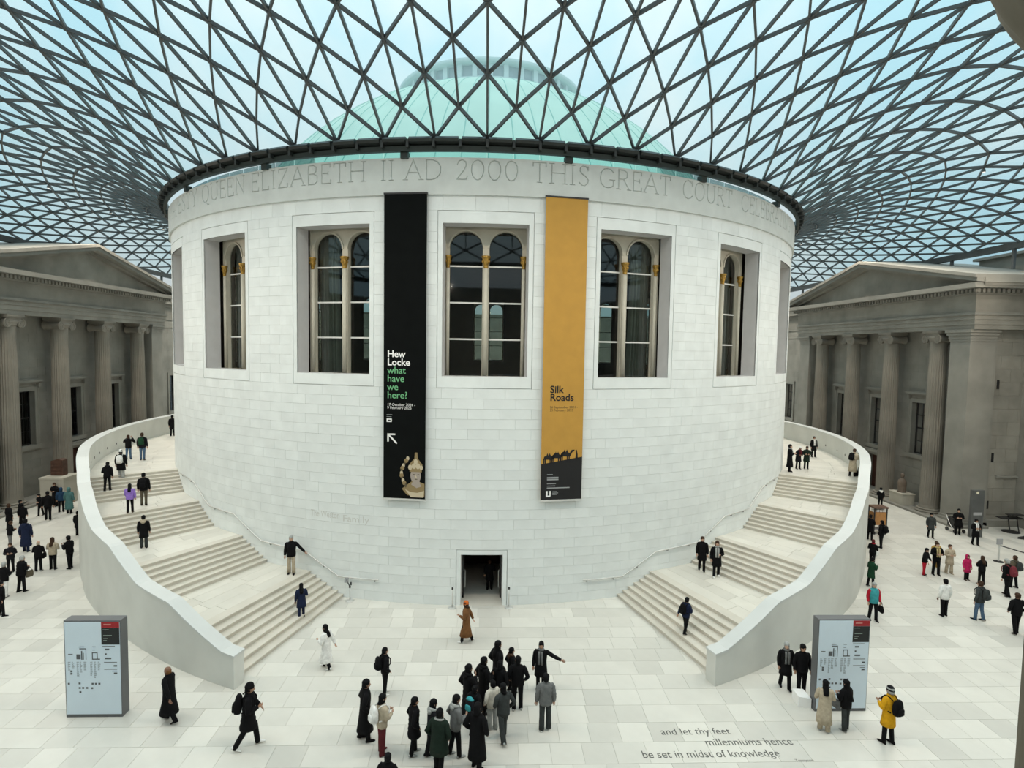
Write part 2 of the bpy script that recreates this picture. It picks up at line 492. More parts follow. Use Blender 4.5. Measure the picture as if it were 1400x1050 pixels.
for word, b0, b1 in WORDS:
    tot = sum(GL[c][0] for c in word)+.10*(len(word)-1)
    sc = (b1-b0)/tot
    x = b0
    for c in word:
        w, lines, serifs = GL[c]
        for ln in lines:
            for p, q in zip(ln, ln[1:]):
                stroke(cut, x, sc, p, q, .074)
        for (sx, sy) in serifs:
            stroke(cut, x, sc, (sx-.11, sy), (sx+.11, sy), .052)
        x += (w+.10)*sc
cutter = fixn(cut.build('inscription_cutter', M_frieze))
md = frieze.modifiers.new('carve', 'BOOLEAN')
md.operation = 'DIFFERENCE'; md.object = cutter; md.solver = 'EXACT'; md.use_self = True
dg = bpy.context.evaluated_depsgraph_get()
ev = frieze.evaluated_get(dg)
me2 = bpy.data.meshes.new_from_object(ev)
frieze.modifiers.clear()
if len(me2.polygons) > 2500:
    frieze.data = me2
bpy.data.objects.remove(cutter, do_unlink=True)
tag(frieze, 'pale stone band with the carved inscription')
MB().pbox(R-.5, RF, 86, 274, ZLEDGE, ZTOP, 60).build('frieze', M_frieze, wall)

# ------------------------------------------------------------------ drum windows
def window_template():
    yf = -(R-1.13)
    dep = .28
    m = MB()
    hw, X = .74, 1.86
    zb, zt = ZBI-.05, 17.0
    sp, top = 15.94, 16.68
    cxs = (-.89, .89)
    def quad(p): m.add(p, [(0, 1, 2, 3)])
    F = lambda x, z: (x, yf, z)
    quad([F(-X, zb), F(cxs[0]-hw, zb), F(cxs[0]-hw, zt), F(-X, zt)])
    quad([F(cxs[0]+hw, zb), F(cxs[1]-hw, zb), F(cxs[1]-hw, zt), F(cxs[0]+hw, zt)])
    quad([F(cxs[1]+hw, zb), F(X, zb), F(X, zt), F(cxs[1]+hw, zt)])
    for c in cxs:
        n = 16
        arc = [(c-hw*cos(pi*i/n), sp+hw*sin(pi*i/n)) for i in range(n+1)]
        for p, q in zip(arc, arc[1:]):
            quad([F(*p), F(*q), F(q[0], zt), F(p[0], zt)])
        edge = [(c-hw, zb)]+arc+[(c+hw, zb)]
        for p, q in zip(edge, edge[1:]):
            m.add([(p[0], yf, p[1]), (q[0], yf, q[1]), (q[0], yf+dep, q[1]), (p[0], yf+dep, p[1])], [(0, 3, 2, 1)])
        # raised arch moulding
        for p, q in zip(arc, arc[1:]):
            s = 1.10
            P = (c+(p[0]-c)*s, sp+(p[1]-sp)*s); Q = (c+(q[0]-c)*s, sp+(q[1]-sp)*s)
            m.hexa([(p[0], yf-.05, p[1]), (q[0], yf-.05, q[1]), (q[0], yf, q[1]), (p[0], yf, p[1]), (P[0], yf-.05, P[1]), (Q[0], yf-.05, Q[1]), (Q[0], yf, Q[1]), (P[0], yf, P[1])])
    # outer sides and head moulding
    m.box(-X, -X+.06, yf-.04, yf+dep, zb, zt).box(X-.06, X, yf-.04, yf+dep, zb, zt).box(-X, X, yf-.09, yf, zt-.10, zt)
    root = fixn(m.build('window_1', M_cream))
    # slender shafts with gilded capitals
    for x in (-1.70, 0, 1.70):
        r = .125 if x == 0 else .09
        MB().revolve([(r, zb), (r, 15.05)], 12, (x, yf-.03, 0)).build('mullion_shaft', M_cream, root, True)
        k = .78 if x == 0 else .62
        cp = MB().revolve([(r*.95, 15.03), (.13*k, 15.08), (.15*k, 15.2), (.20*k, 15.32), (.17*k, 15.36), (.25*k, 15.50), (.27*k, 15.58)], 10, (x, yf-.05, 0))
        for q in range(8):
            a = 2*pi*q/8
            cx, cy = x+.19*k*cos(a), yf-.05+.19*k*sin(a)
            cp.revolve([(.01, 15.26), (.045*k, 15.31), (.05*k, 15.36), (.01, 15.40)], 6, (cx, cy, 0))
        cp.build('gilded_capital', M_gold, root, True)
    yg = yf+dep-.05
    bars = (11.85, 13.50, 15.14)
    for c in cxs:
        for z in bars:
            MB().box(c-hw, c+hw, yg-.03, yg+.03, z-.035, z+.035).build('glazing_bar', M_white, root)
        zs = (zb+.02,)+bars+(None,)
        for i in range(4):
            if i < 3:
                MB().add([(c-hw, yg, zs[i]), (c+hw, yg, zs[i]), (c+hw, yg, zs[i+1]), (c-hw, yg, zs[i+1])], [(0, 1, 2, 3)]).build('glass_pane', G_win, root)
            else:
                pts = [(c-hw, yg, bars[2]), (c+hw, yg, bars[2])]+[(c+hw*cos(pi*j/12), yg, sp+hw*sin(pi*j/12)) for j in range(13)]
                MB().add(pts, [tuple(range(len(pts)))]).build('glass_pane', G_win, root)
    MB().box(-X, X, yf-.12, yf+.2, zb-.06, zb+.03).build('window_sill', M_cream, root)
    return root
wt = window_template()
w_children = list(wt.children)
def curtain(parent, x0, x1):
    m = MB(); n = 26; yc = -(R-1.75)
    rows = []
    for zi, z in enumerate((10.1, 12.0, 14.0, 15.4, 16.7)):
        pinch = (1, .96, .9, .86, 1.0)[zi]
        rows.append([(x0+(x1-x0)*i/n*pinch, yc+.07*sin(i*1.7)+.02*sin(i*.9+zi), z) for i in range(n+1)])
    for a, b in zip(rows, rows[1:]):
        for i in range(n):
            m.add([a[i], a[i+1], b[i+1], b[i]], [(0, 1, 2, 3)])
    return m.build('curtain', M_curt, parent, True)
idx = 1
for k in [0, -1, 1, -2, 2, -3, 3, -4, 4, -5, 5, -6, 6, -7, 7, -8, 8, -9, 9, 10]:
    if k == 0:
        w = wt
    else:
        w = link('window_%d' % idx, wt.data)
        for ch in w_children:
            if abs(k) > 4 and ch.name.split('.')[0] not in ('glass_pane', 'mullion_shaft', 'glazing_bar'): continue
            c = ch.copy(); COL.objects.link(c); c.parent = w
    w.rotation_euler = (0, 0, radians(18*k))
    tag(w, kind='structure')
    if k in (-1, -2, -3):
        curtain(w, -1.75, -.55)
    if k in (1, 2, 3):
        curtain(w, 1.75, .55)
    idx += 1

# ------------------------------------------------------------------ drum doorway
d1 = MB().box(-.95, .95, -R+.75, -R+.80, DZI-.02, DZI+.04).build('door_1', M_dark)
tag(d1, kind='structure')
for s in (-1, 1):
    # glass leaves folded inward, black stiles
    m = MB(); x = s*.86
    m.box(x-.03, x+.03, -R+.78, -R+.86, .02, DZI).box(x-.03, x+.03, -R+1.58, -R+1.66, .02, DZI).box(x-.03, x+.03, -R+.78, -R+1.66, .02, .14).box(x-.03, x+.03, -R+.78, -R+1.66, DZI-.1, DZI)
    lf = m.build('door_leaf', M_dark, d1)
    MB().box(x-.006, x+.006, -R+.86, -R+1.58, .14, DZI-.1).build('glass_pane', G_dark, lf)
    MB().tube([(x-s*.03, -R+.95, 1.25), (x-s*.09, -R+.95, 1.25), (x-s*.09, -R+.95, .45), (x-s*.03, -R+.95, .45)], .018, 8).build('pull_handle', M_rail, lf)
m = MB()
m.box(-1.1, -1.0, -R+.8, -R+5, 0, DZI+.1).box(1.0, 1.1, -R+.8, -R+5, 0, DZI+.1).box(-1.1, 1.1, -R+5, -R+5.1, 0, DZI+.1).box(-1.1, 1.1, -R+.8, -R+5.1, DZI+.05, DZI+.12)
m.build('passage_lining', mat('dim_red_light_colour', (.05, .022, .018), .7, .2, 2), d1)  # dimness and reddish light of the passage put into the lining colour
MB().box(-1.0, 1.0, -R+.0, -R+5, -.03, .008).build('passage_floor', M_landing, d1)
# ================================================================== curved staircases
def interp(tab, x):
    if x <= tab[0][0]: return tab[0][1]
    for (a, b), (c, d) in zip(tab, tab[1:]):
        if x <= c: return b+(d-b)*(x-a)/(c-a)
    return tab[-1][1]
ROUT = [(15.5, 29.64), (20, 29.30), (28, 28.62), (34, 28.16), (39, 27.82), (44, 27.42), (50, 27.10), (56, 26.98), (120, 26.9)]
PTOP = [(15.8, 1.16), (16.9, 1.20), (22.2, 2.28), (26.6, 2.44), (31.6, 3.34), (36.2, 3.48), (42.4, 4.34), (47.4, 4.48), (53.6, 5.30), (58, 5.40), (120, 5.48)]
THK = .50
rout = lambda a: interp(ROUT, abs(a))
rin = lambda a: rout(a)-THK
ptop = lambda a: interp(PTOP, abs(a))
FS = [16.55+11.3*k for k in range(4)]
TR = .75
M_stairlight = mat('stair_light_black', (.01, .01, .01), .5)  # black of the small round parapet lights

def sector(m, a0, a1, z0, z1, r0=R+.004, seg=1):
    for k in range(seg):
        b0 = a0+(a1-a0)*k/seg; b1 = a0+(a1-a0)*(k+1)/seg
        p = []
        for z in (z0, z1):
            p += [pol(r0, b0, z), pol(r0, b1, z), pol(rin(b1)+.02, b1, z), pol(rin(b0)+.02, b0, z)]
        m.hexa(p)

for side, nm in ((-1, 'left'), (1, 'right')):
    st = empty('curved_staircase', pol(25, side*16, 0))
    inv = Matrix.Translation(-Vector(pol(25, side*16, 0)))
    tag(st, 'pale stone staircase curving up round the %s side of the drum' % nm, 'staircase')
    def put(mb, name, material, parent=None, smooth=False):
        o = fixn(mb.build(name, material, parent or st, smooth))
        if not parent: o.matrix_parent_inverse = inv
        return o
    for k in range(4):
        for i in range(7):
            a0 = FS[k]+TR*i
            z = k+(i+1)/7
            if i < 6:
                m = MB(); sector(m, side*a0, side*(a0+TR+.05), 0 if k == 0 else max(0, z-.5), z-.04)
                sector(m, side*(a0-.085), side*(a0+TR+.05), z-.04, z)
                put(m, 'step', M_step)
            else:
                a1 = FS[k+1]+.05 if k < 3 else 112
                m = MB(); sector(m, side*a0, side*a1, max(0, z-.5), z-.045, seg=max(1, int((a1-a0)/2)))
                put(m, 'landing_base', M_step)
                m = MB(); sector(m, side*(a0-.085), side*(a0+.9), z-.045, z)
                put(m, 'step', M_step)
                cuts = [a0+.9]
                while cuts[-1] < a1-2.2 and cuts[-1] < 76: cuts.append(cuts[-1]+1.52)
                cuts.append(a1)
                for b0, b1 in zip(cuts, cuts[1:]):
                    fr = [0, rng.uniform(.28, .42), rng.uniform(.6, .74), 1]
                    for f0, f1 in zip(fr, fr[1:]):
                        m = MB(); n = max(1, int((b1-b0)/2))
                        for q in range(n):
                            c0 = b0+(b1-b0)*q/n+(.01 if q == 0 else 0); c1 = b0+(b1-b0)*(q+1)/n-(.01 if q == n-1 else 0)
                            p = []
                            for zz in (z-.045, z-rng.random()*.002):
                                for (aa, ff) in ((c0, f0), (c1, f0), (c1, f1), (c0, f1)):
                                    ro = rin(aa)+.02
                                    p.append(pol(R+.004+(ro-R)*ff+(.006 if ff == f0 else -.006), side*aa, zz))
                            m.hexa(p)
                        put(m, 'landing_slab', M_landing)
    # parapet wall
    A = [15.85+.5*i for i in range(190)]
    m = MB(); rows = []
    for a in A:
        rows.append([pol(rin(a), side*a, 0), pol(rin(a), side*a, ptop(a)-.07), pol(rout(a), side*a, ptop(a)-.07), pol(rout(a), side*a, 0)])
    m.loft(rows)
    put(m, 'parapet', M_parapet)
    m = MB(); rows = []
    for a in [15.80]+A:
        rows.append([pol(rin(a)-.02, side*a, ptop(a)-.07), pol(rin(a)-.02, side*a, ptop(a)), pol(rout(a)+.02, side*a, ptop(a)), pol(rout(a)+.02, side*a, ptop(a)-.07)])
    m.loft(rows)
    put(m, 'coping', M_coping)
    for a in (56.5, 60, 63.5, 67, 71, 75, 80):
        P = Vector(pol(rin(a)-.004, side*a, 4.48)); n = Vector(pol(-1, side*a, 0))
        t = Vector((n.y, -n.x, 0)); m = MB()
        ring = [tuple(P+t*.07*cos(2*pi*j/10)+Vector((0, 0, .07*sin(2*pi*j/10)))) for j in range(10)]
        ring2 = [tuple(Vector(p)+n*.012) for p in ring]
        m.prism(ring, ring2)
        put(m, 'recessed_light', M_stairlight)
    # handrail along the drum
    HR = [(11.9, 1.0), (16.95, .98), (21.7, 1.95), (28.5, 2.02), (33.8, 3.02), (39.8, 3.03), (44.6, 3.95), (47.5, 4.04), (51.9, 4.03)]
    path = []
    for (a0, z0), (a1, z1) in zip(HR, HR[1:]):
        n = max(2, int((a1-a0)/1.0))
        for i in range(n): path.append(pol(R+.10, side*(a0+(a1-a0)*i/n), z0+(z1-z0)*i/n))
    path.append(pol(R+.10, side*HR[-1][0], HR[-1][1]))
    hr = put(MB().tube(path, .032, 8), 'handrail', M_rail, None, True)
    for a in (12.4, 15.8, 19, 23.5, 27, 31, 35.5, 38.5, 42.2, 46, 50):
        z = interp(HR, a)
        b = fixn(MB().tube([pol(R-.01, side*a, z-.09), pol(R+.09, side*a, z-.09), pol(R+.10, side*a, z-.03)], .014, 6).build('bracket', M_dark, hr))

# ================================================================== glazed roof
AR = 22.42
def roofz(x, y):
    r = hypot(x, y)
    psi = (1-x/XW)*(1+x/XW)*(1-y/YN)*(1-y/YF)
    den = (1-AR*x/r/XW)*(1+AR*x/r/XW)*(1-AR*y/r/YN)*(1-AR*y/r/YF)
    eta = psi/den if den > 1e-9 else 0
    return 19.40+(20.35-19.40)*eta+(r/AR-1)*psi*(17.5+5*psi)
NC, NM = 64, 22
FX = [0, 4.3, 8.6, 12.9, 17.3, 21.8, 26.5, 31.4, XW]
SY = [48, 39.4, 31.5, 24.6, 18.6, 13.4, 8.7, 4.3, 0]
def bound(i):
    i = i % 64.0
    def q(i):       # 0..16 : front axis to right axis ; returns (x, -y)
        if i <= 8:
            k = min(int(i), 7); return FX[k]+(FX[k+1]-FX[k])*(i-k), 1.0
        k = min(int(i-8), 7); return XW, (SY[k]+(SY[k+1]-SY[k])*(i-8-k))/48
    if i <= 16: x, f = q(i); return x, YN*f
    if i <= 32: x, f = q(32-i); return x, YF*f
    if i <= 48: x, f = q(i-32); return -x, YF*f
    x, f = q(64-i); return -x, YN*f
node = np.zeros((NM+1, NC, 2))
for j in range(NM+1):
    for i in range(NC):
        u = i+.5*(j % 2)
        a = u*5.625
        p0 = pol(AR, a, 0); p1 = bound(u)
        ln = hypot(p1[0]-p0[0], p1[1]-p0[1]); s1 = min(1.19, ln/NM*1.3)
        t = (s1*j+(ln-s1*NM)*(j/NM)**2)/ln
        node[j, i] = (p0[0]*(1-t)+p1[0]*t, p0[1]*(1-t)+p1[1]*t)
P3 = [[Vector((node[j, i, 0], node[j, i, 1], roofz(node[j, i, 0], node[j, i, 1]))) for i in range(NC)] for j in range(NM+1)]
edges = []
for j in range(NM+1):
    for i in range(NC):
        if j+1 <= NM:
            if j % 2 == 0: edges += [((j, i), (j+1, i)), ((j, i), (j+1, (i-1) % NC))]
            else: edges += [((j, i), (j+1, i)), ((j, i), (j+1, (i+1) % NC))]
        if j+2 <= NM: edges.append(((j, i), (j+2, i)))
tris = []
for j in range(NM-1):
    for i in range(NC):
        if j % 2 == 0: l, r_ = (j+1, (i-1) % NC), (j+1, i)
        else: l, r_ = (j+1, i), (j+1, (i+1) % NC)
        tris.append(((j, i), r_, (j+2, i))); tris.append(((j, i), (j+2, i), l))
for i in range(NC):     # closing rows at ring and rim
    tris.append(((0, i), (0, (i+1) % NC), (1, i)))
    jj = NM
    tris.append(((jj, i), (jj-1, i), (jj, (i+1) % NC)))
roof = empty('ceiling')
tag(roof, 'glazed steel lattice roof over the court', kind='structure')
gp = lambda n: P3[n[0]][n[1]]
def earea(e):
    c = (gp(e[0])+gp(e[1]))/2
    return (gp(e[0])-gp(e[1])).length/camdist(c)**1.2 if inview(c, 5) else 0
edges.sort(key=earea, reverse=True)
WM, HM = .085, .14
unit = MB().hexa([(-WM/2, -HM, 0), (WM/2, -HM, 0), (WM/2, 0, 0), (-WM/2, 0, 0), (-WM/2, -HM, 1), (WM/2, -HM, 1), (WM/2, 0, 1), (-WM/2, 0, 1)]).mesh('steel_member', M_steel)
def eframe(e):
    a, b = gp(e[0]), gp(e[1])
    d = b-a; ln = d.length; t = d/ln
    w = t.cross(Vector((0, 0, 1))).normalized(); u = w.cross(t).normalized()
    if u.z < 0: u, w = -u, -w
    return a, w, u, t, ln
for e in edges[:300]:
    a, w, u, t, ln = eframe(e)
    o = link('steel_member', unit, roof)
    o.matrix_local = Matrix(((w.x, u.x, t.x*ln, a.x), (w.y, u.y, t.y*ln, a.y), (w.z, u.z, t.z*ln, a.z), (0, 0, 0, 1)))
m = MB()
for e in edges[300:]:
    a, w, u, t, ln = eframe(e)
    b = a+t*ln
    q = [a-w*WM/2-u*HM, a+w*WM/2-u*HM, a+w*WM/2, a-w*WM/2]
    q2 = [p+t*ln for p in q]
    m.hexa(q+q2)
tag(m.build('steel_members', M_steel, roof), kind='stuff')
m = MB()
for j in range(0, NM+1):
    for i in range(NC):
        p = gp((j, i))
        m.revolve([(.105, -.15), (.105, -.02)], 6, p)
tag(m.build('node_plates', M_steel, roof), kind='stuff')
def tri_pts(t):
    p = [gp(n) for n in t]
    return [tuple(v+Vector((0, 0, .03))) for v in p]
def parea(t):
    p = [gp(n) for n in t]; c = (p[0]+p[1]+p[2])/3
    return (p[1]-p[0]).cross(p[2]-p[0]).length/camdist(c)**2 if inview(c, 10) else 0
tris.sort(key=parea, reverse=True)
for t in tris[:300]:
    MB().add(tri_pts(t), [(0, 1, 2)]).build('glass_pane', G_roof, roof)
m = MB()
for t in tris[300:]:
    m.add(tri_pts(t), [(0, 1, 2)])
tag(m.build('glass_panes', G_roof, roof), kind='stuff')
# rim beams along the court edge
for nm, bx in (('edge_beam', (-XW-.25, -XW+.15, YN, YF)), ('edge_beam', (XW-.15, XW+.25, YN, YF)), ('edge_beam', (-XW, XW, YN-.25, YN+.15)), ('edge_beam', (-XW, XW, YF-.15, YF+.25))):
    MB().box(bx[0], bx[1], bx[2], bx[3], 18.98, 19.42).build(nm, M_steel, roof)
m = MB()
for s in (-1, 1):
    yy = YN+2
    while yy < YF:
        MB().box(s*XW-.09, s*XW+.09, yy-.09, yy+.09, 17.6, 19.0).build('rim_post', M_steel, roof)
        yy += 5.4
# ring beam on the drum
MB().pbox(22.44, 22.62, -180, 180, 19.69, 19.90, 128).build('ring_beam', M_ring, roof)
MB().pbox(22.40, 22.50, -180, 180, 19.88, 20.16, 128).build('ring_upstand', M_ring, roof)
pan = MB()
p = []
for a in (-1.22, 1.22):
    p.append([pol(22.40, a, 19.95), pol(22.86, a, 20.00), pol(22.92, a, 20.10), pol(22.80, a, 20.22), pol(22.40, a, 20.26)])
pan.loft(p)
panm = fixn(link('gutter_panel', pan.mesh('gutter_panel', M_ring2))).data
brk = MB().pbox(22.55, 22.80, -.14, .14, 19.80, 20.12).mesh('bracket', M_ring2)
first = bpy.data.objects['gutter_panel']
for k in range(-32, 32):
    o = first if k == -32 else link('gutter_panel', panm, roof)
    o.parent = roof
    o.rotation_euler = (0, 0, radians(2.8125*(k+.5)))
    b = link('bracket', brk, roof); b.rotation_euler = (0, 0, radians(2.8125*k))
for k in range(20):
    a = 9+18*k
    MB().pbox(22.2, 22.5, a-.42, a+.42, ZTOP-.05, 19.72).build('bearing_post', M_ring, roof)
for k in range(-30, 30):
    o = MB().pbox(21.80, 21.82, 3*k+.05, 3*k+2.95, ZTOP-.06, 19.95).build('clerestory_pane', G_clear, roof)

# ================================================================== copper dome and lantern beyond the glass
dome = empty('copper_dome', (0, 0, 19.4))
tag(dome, 'pale green copper dome with glazed lantern seen through the roof', 'dome')
dz = -19.4
RHO, ZC = 20.3, 10.8
prof = []
for i in range(25):
    z = 19.0+(29.89-19.0)*i/24
    prof.append((sqrt(max(RHO**2-(z-ZC)**2, 1)), z+dz))
MB().revolve(prof, 96, cap0=True, cap1=True).build('dome_shell', M_copper, dome, True)
m = MB()
for k in range(80):
    a = 360*k/80
    pts = []
    for (r, z) in prof[::2]:
        x, y_, _ = pol(r, a, 0); pts.append((x, y_, z))
    m.tube(pts, .035, 4)
tag(m.build('standing_seams', mat('copper_seam', (.28, .55, .47), .7, .05, 1), dome), kind='stuff')
rl = prof[-1][0]+.05
MB().revolve([(rl+.15, 29.68+dz), (rl+.15, 29.96+dz), (rl, 29.96+dz)], 64).build('lantern_base', M_lant, dome)
MB().revolve([(rl-.25, 29.9+dz), (rl-.25, 30.85+dz)], 64).build('lantern_glazing', mat('lantern_glass', (.35, .45, .48), .2, .1, 2), dome)
post = MB().box(-.16, .16, -rl, -rl+.3, 29.9+dz, 30.85+dz).mesh('lantern_post', M_lant)
for k in range(40):
    o = link('lantern_post', post, dome); o.rotation_euler = (0, 0, 2*pi*k/40)
MB().revolve([(rl+.05, 30.85+dz), (rl+.25, 30.90+dz), (rl+.30, 31.15+dz), (rl-.2, 31.4+dz), (rl*.5, 31.7+dz), (.2, 31.85+dz)], 64).build('lantern_roof', M_lant, dome, True)
MB().tube([(rl+.1, -.5, 31.0+dz), (rl+.1, -.5, 32.8+dz)], .05, 6).build('lightning_rod', M_lant, dome)

# ================================================================== side porticoes
F0, COLX, WALLX = 31.88, 32.42, 33.35
HALF = 10.75
def shaft_mesh():
    n = 96; rings = []
    for t in (0, .02, .12, .25, .4, .55, .7, .85, .97, 1):
        z = .42+(12.48-.42)*t
        rr = .62-.10*t**1.6 if .02 <= t <= .97 else (.66 if t == 0 else .55)
        ring = []
        for j in range(n):
            fl_ = .5-.5*cos(2*pi*24*j/n) if .02 < t < .97 else 0
            q = rr-.045*fl_
            ring.append((q*cos(2*pi*j/n), q*sin(2*pi*j/n), z))
        rings.append(ring)
    return MB().loft(rings).mesh('shaft', M_old2)
SHAFT = shaft_mesh()
PLINTH = MB().box(-.86, .86, -.86, .86, 0, .16).revolve([(.84, .16), (.88, .22), (.84, .28), (.74, .30), (.72, .34), (.78, .36), (.78, .40), (.70, .44)], 32).mesh('column_base', M_old2)
def capital_meshes():
    ech = MB().revolve([(.55, 12.46), (.60, 12.52), (.58, 12.56), (.68, 12.70), (.70, 12.80), (.60, 12.86)], 32).mesh('echinus', M_old2, True)
    # scroll with its axis along x (front to back), spiral rim on the face
    def scroll(ys):
        m = MB()
        n = 20; yc, zc = ys*.58, 12.66
        prof = [(-.60, .33), (-.40, .27), (0, .22), (.40, .27), (.60, .33)]
        m.loft([[(x, yc+r*cos(2*pi*j/n), zc+r*sin(2*pi*j/n)) for j in range(n)] for x, r in prof])
        for xs in (-1, 1):
            sp = []
            for i in range(46):
                th = pi/2+ys*xs*0+i*2*pi*2.3/45*(-ys); r = .315*(1-i/52)
                sp.append((xs*.61, yc+r*cos(th), zc+r*sin(th)))
            m.tube(sp, [.035*(1-i/60) for i in range(46)], 5)
        return m.mesh('volute', M_old2)
    cush = MB().box(-.60, .60, -.60, .60, 12.80, 13.02).mesh('cushion', M_old2)
    aba = MB().box(-.66, .66, -.70, .70, 13.02, 13.10).box(-.70, .70, -.74, .74, 13.10, 13.25).mesh('abacus', M_old2)
    return ech, scroll(-1), scroll(1), cush, aba
CAPS = capital_meshes()

def framed_window(parent, s, x, yc, hw, z0, z1, rows=4, cols=3, surround=True, head=True, sill=True):
    # recessed sash window in the wall plane X = s*x facing the court
    X = lambda d: s*(x+d)
    w = MB()
    w.box(X(.30), X(.38), yc-hw, yc-hw+.09, z0, z1).box(X(.30), X(.38), yc+hw-.09, yc+hw, z0, z1).box(X(.30), X(.38), yc-hw, yc+hw, z0, z0+.1).box(X(.30), X(.38), yc-hw, yc+hw, z1-.1, z1)
    wo_ = w.build('sash_window', M_dark, parent)
    for c in range(1, cols):
        y = yc-hw+2*hw*c/cols
        MB().box(X(.31), X(.37), y-.025, y+.025, z0+.1, z1-.1).build('muntin', M_dark, wo_)
    for r_ in range(1, rows):
        z = z0+(z1-z0)*r_/rows; t = .05 if r_ == rows//2 else .025
        MB().box(X(.31), X(.37), yc-hw+.09, yc+hw-.09, z-t, z+t).build('muntin', M_dark, wo_)
    for c in range(cols):
        for r_ in range(rows):
            y0, y1 = yc-hw+2*hw*c/cols, yc-hw+2*hw*(c+1)/cols
            za, zb = z0+(z1-z0)*r_/rows, z0+(z1-z0)*(r_+1)/rows
            MB().add([(X(.345), y0, za), (X(.345), y1, za), (X(.345), y1, zb), (X(.345), y0, zb)], [(0, 1, 2, 3)]).build('glass_pane', G_dark, wo_)
    MB().box(X(.9), X(.95), yc-hw-.3, yc+hw+.3, z0-.2, z1+.2).build('dark_backing', mat('dim_room', (.06, .05, .045), .9, .2, 1), wo_)  # dark sheet standing in for the unlit room behind the glass
    if surround:
        f = .30
        q = MB().box(X(-.10), X(.02), yc-hw-f, yc-hw, z0, z1+f).box(X(-.10), X(.02), yc+hw, yc+hw+f, z0, z1+f).box(X(-.10), X(.02), yc-hw, yc+hw, z1, z1+f)
        q.box(X(-.14), X(.0), yc-hw-f-.04, yc-hw-f+.06, z0, z1+f+.04).box(X(-.14), X(.0), yc+hw+f-.06, yc+hw+f+.04, z0, z1+f+.04)
        q.build('window_surround', M_oldp, parent)
    if head:
        q = MB().box(X(-.16), X(0), yc-hw-.38, yc+hw+.38, z1+.55, z1+.66).box(X(-.36), X(0), yc-hw-.5, yc+hw+.5, z1+.66, z1+.80).box(X(-.26), X(0), yc-hw-.44, yc+hw+.44, z1+.80, z1+.88)
        for ss in (-1, 1):
            q.box(X(-.26), X(0), yc+ss*(hw+.30)-.1, yc+ss*(hw+.30)+.1, z1+.25, z1+.56)
        q.build('window_cornice', M_oldp, parent)
    if sill:
        MB().box(X(-.20), X(.05), yc-hw-.42, yc+hw+.42, z0-.30, z0-.0).build('window_sill', M_oldp, parent)
    return wo_

def ashlar(m, s, x, y0, y1, z0, z1, holes, ch, bl, th=.02, seed=0):
    """stone courses with real joints on the wall plane X = s*x; holes = (ya, yb, za, zb)"""
    g_ = .006
    n = max(1, round((z1-z0)/ch)); ch = (z1-z0)/n
    for i in range(n):
        a, b = z0+i*ch, z0+(i+1)*ch
        yy = y0-((i*.5+seed*.3) % 1)*bl
        while yy < y1:
            c0, c1 = max(yy, y0), min(yy+bl, y1)
            yy += bl
            if c1-c0 < .12: continue
            parts = [(c0, c1, a, b)]
            for (ha, hb, hc, hd) in holes:
                np_ = []
                for (p0, p1, q0, q1) in parts:
                    if p1 <= ha or p0 >= hb or q1 <= hc or q0 >= hd: np_.append((p0, p1, q0, q1)); continue
                    if p0 < ha: np_.append((p0, ha, q0, q1))
                    if p1 > hb: np_.append((hb, p1, q0, q1))
                    e0, e1 = max(p0, ha), min(p1, hb)
                    if q0 < hc: np_.append((e0, e1, q0, hc))
                    if q1 > hd: np_.append((e0, e1, hd, q1))
                parts = np_
            for (p0, p1, q0, q1) in parts:
                if p1-p0 < .03 or q1-q0 < .03: continue
                m.box(s*(x-th), s*(x+.02), p0+g_, p1-g_, q0+g_, q1-g_)

def wall_with_holes(m, s, x, y0, y1, z0, z1, holes, th):
    ys = sorted({y0, y1}|{h for q in holes for h in q[:2]}); zs = sorted({z0, z1}|{h for q in holes for h in q[2:]})
    for a, b in zip(ys, ys[1:]):
        for c, d in zip(zs, zs[1:]):
            ym, zm = (a+b)/2, (c+d)/2
            if any(h[0] < ym < h[1] and h[2] < zm < h[3] for h in holes): continue
            m.box(s*x, s*(x+th), a, b, c, d)

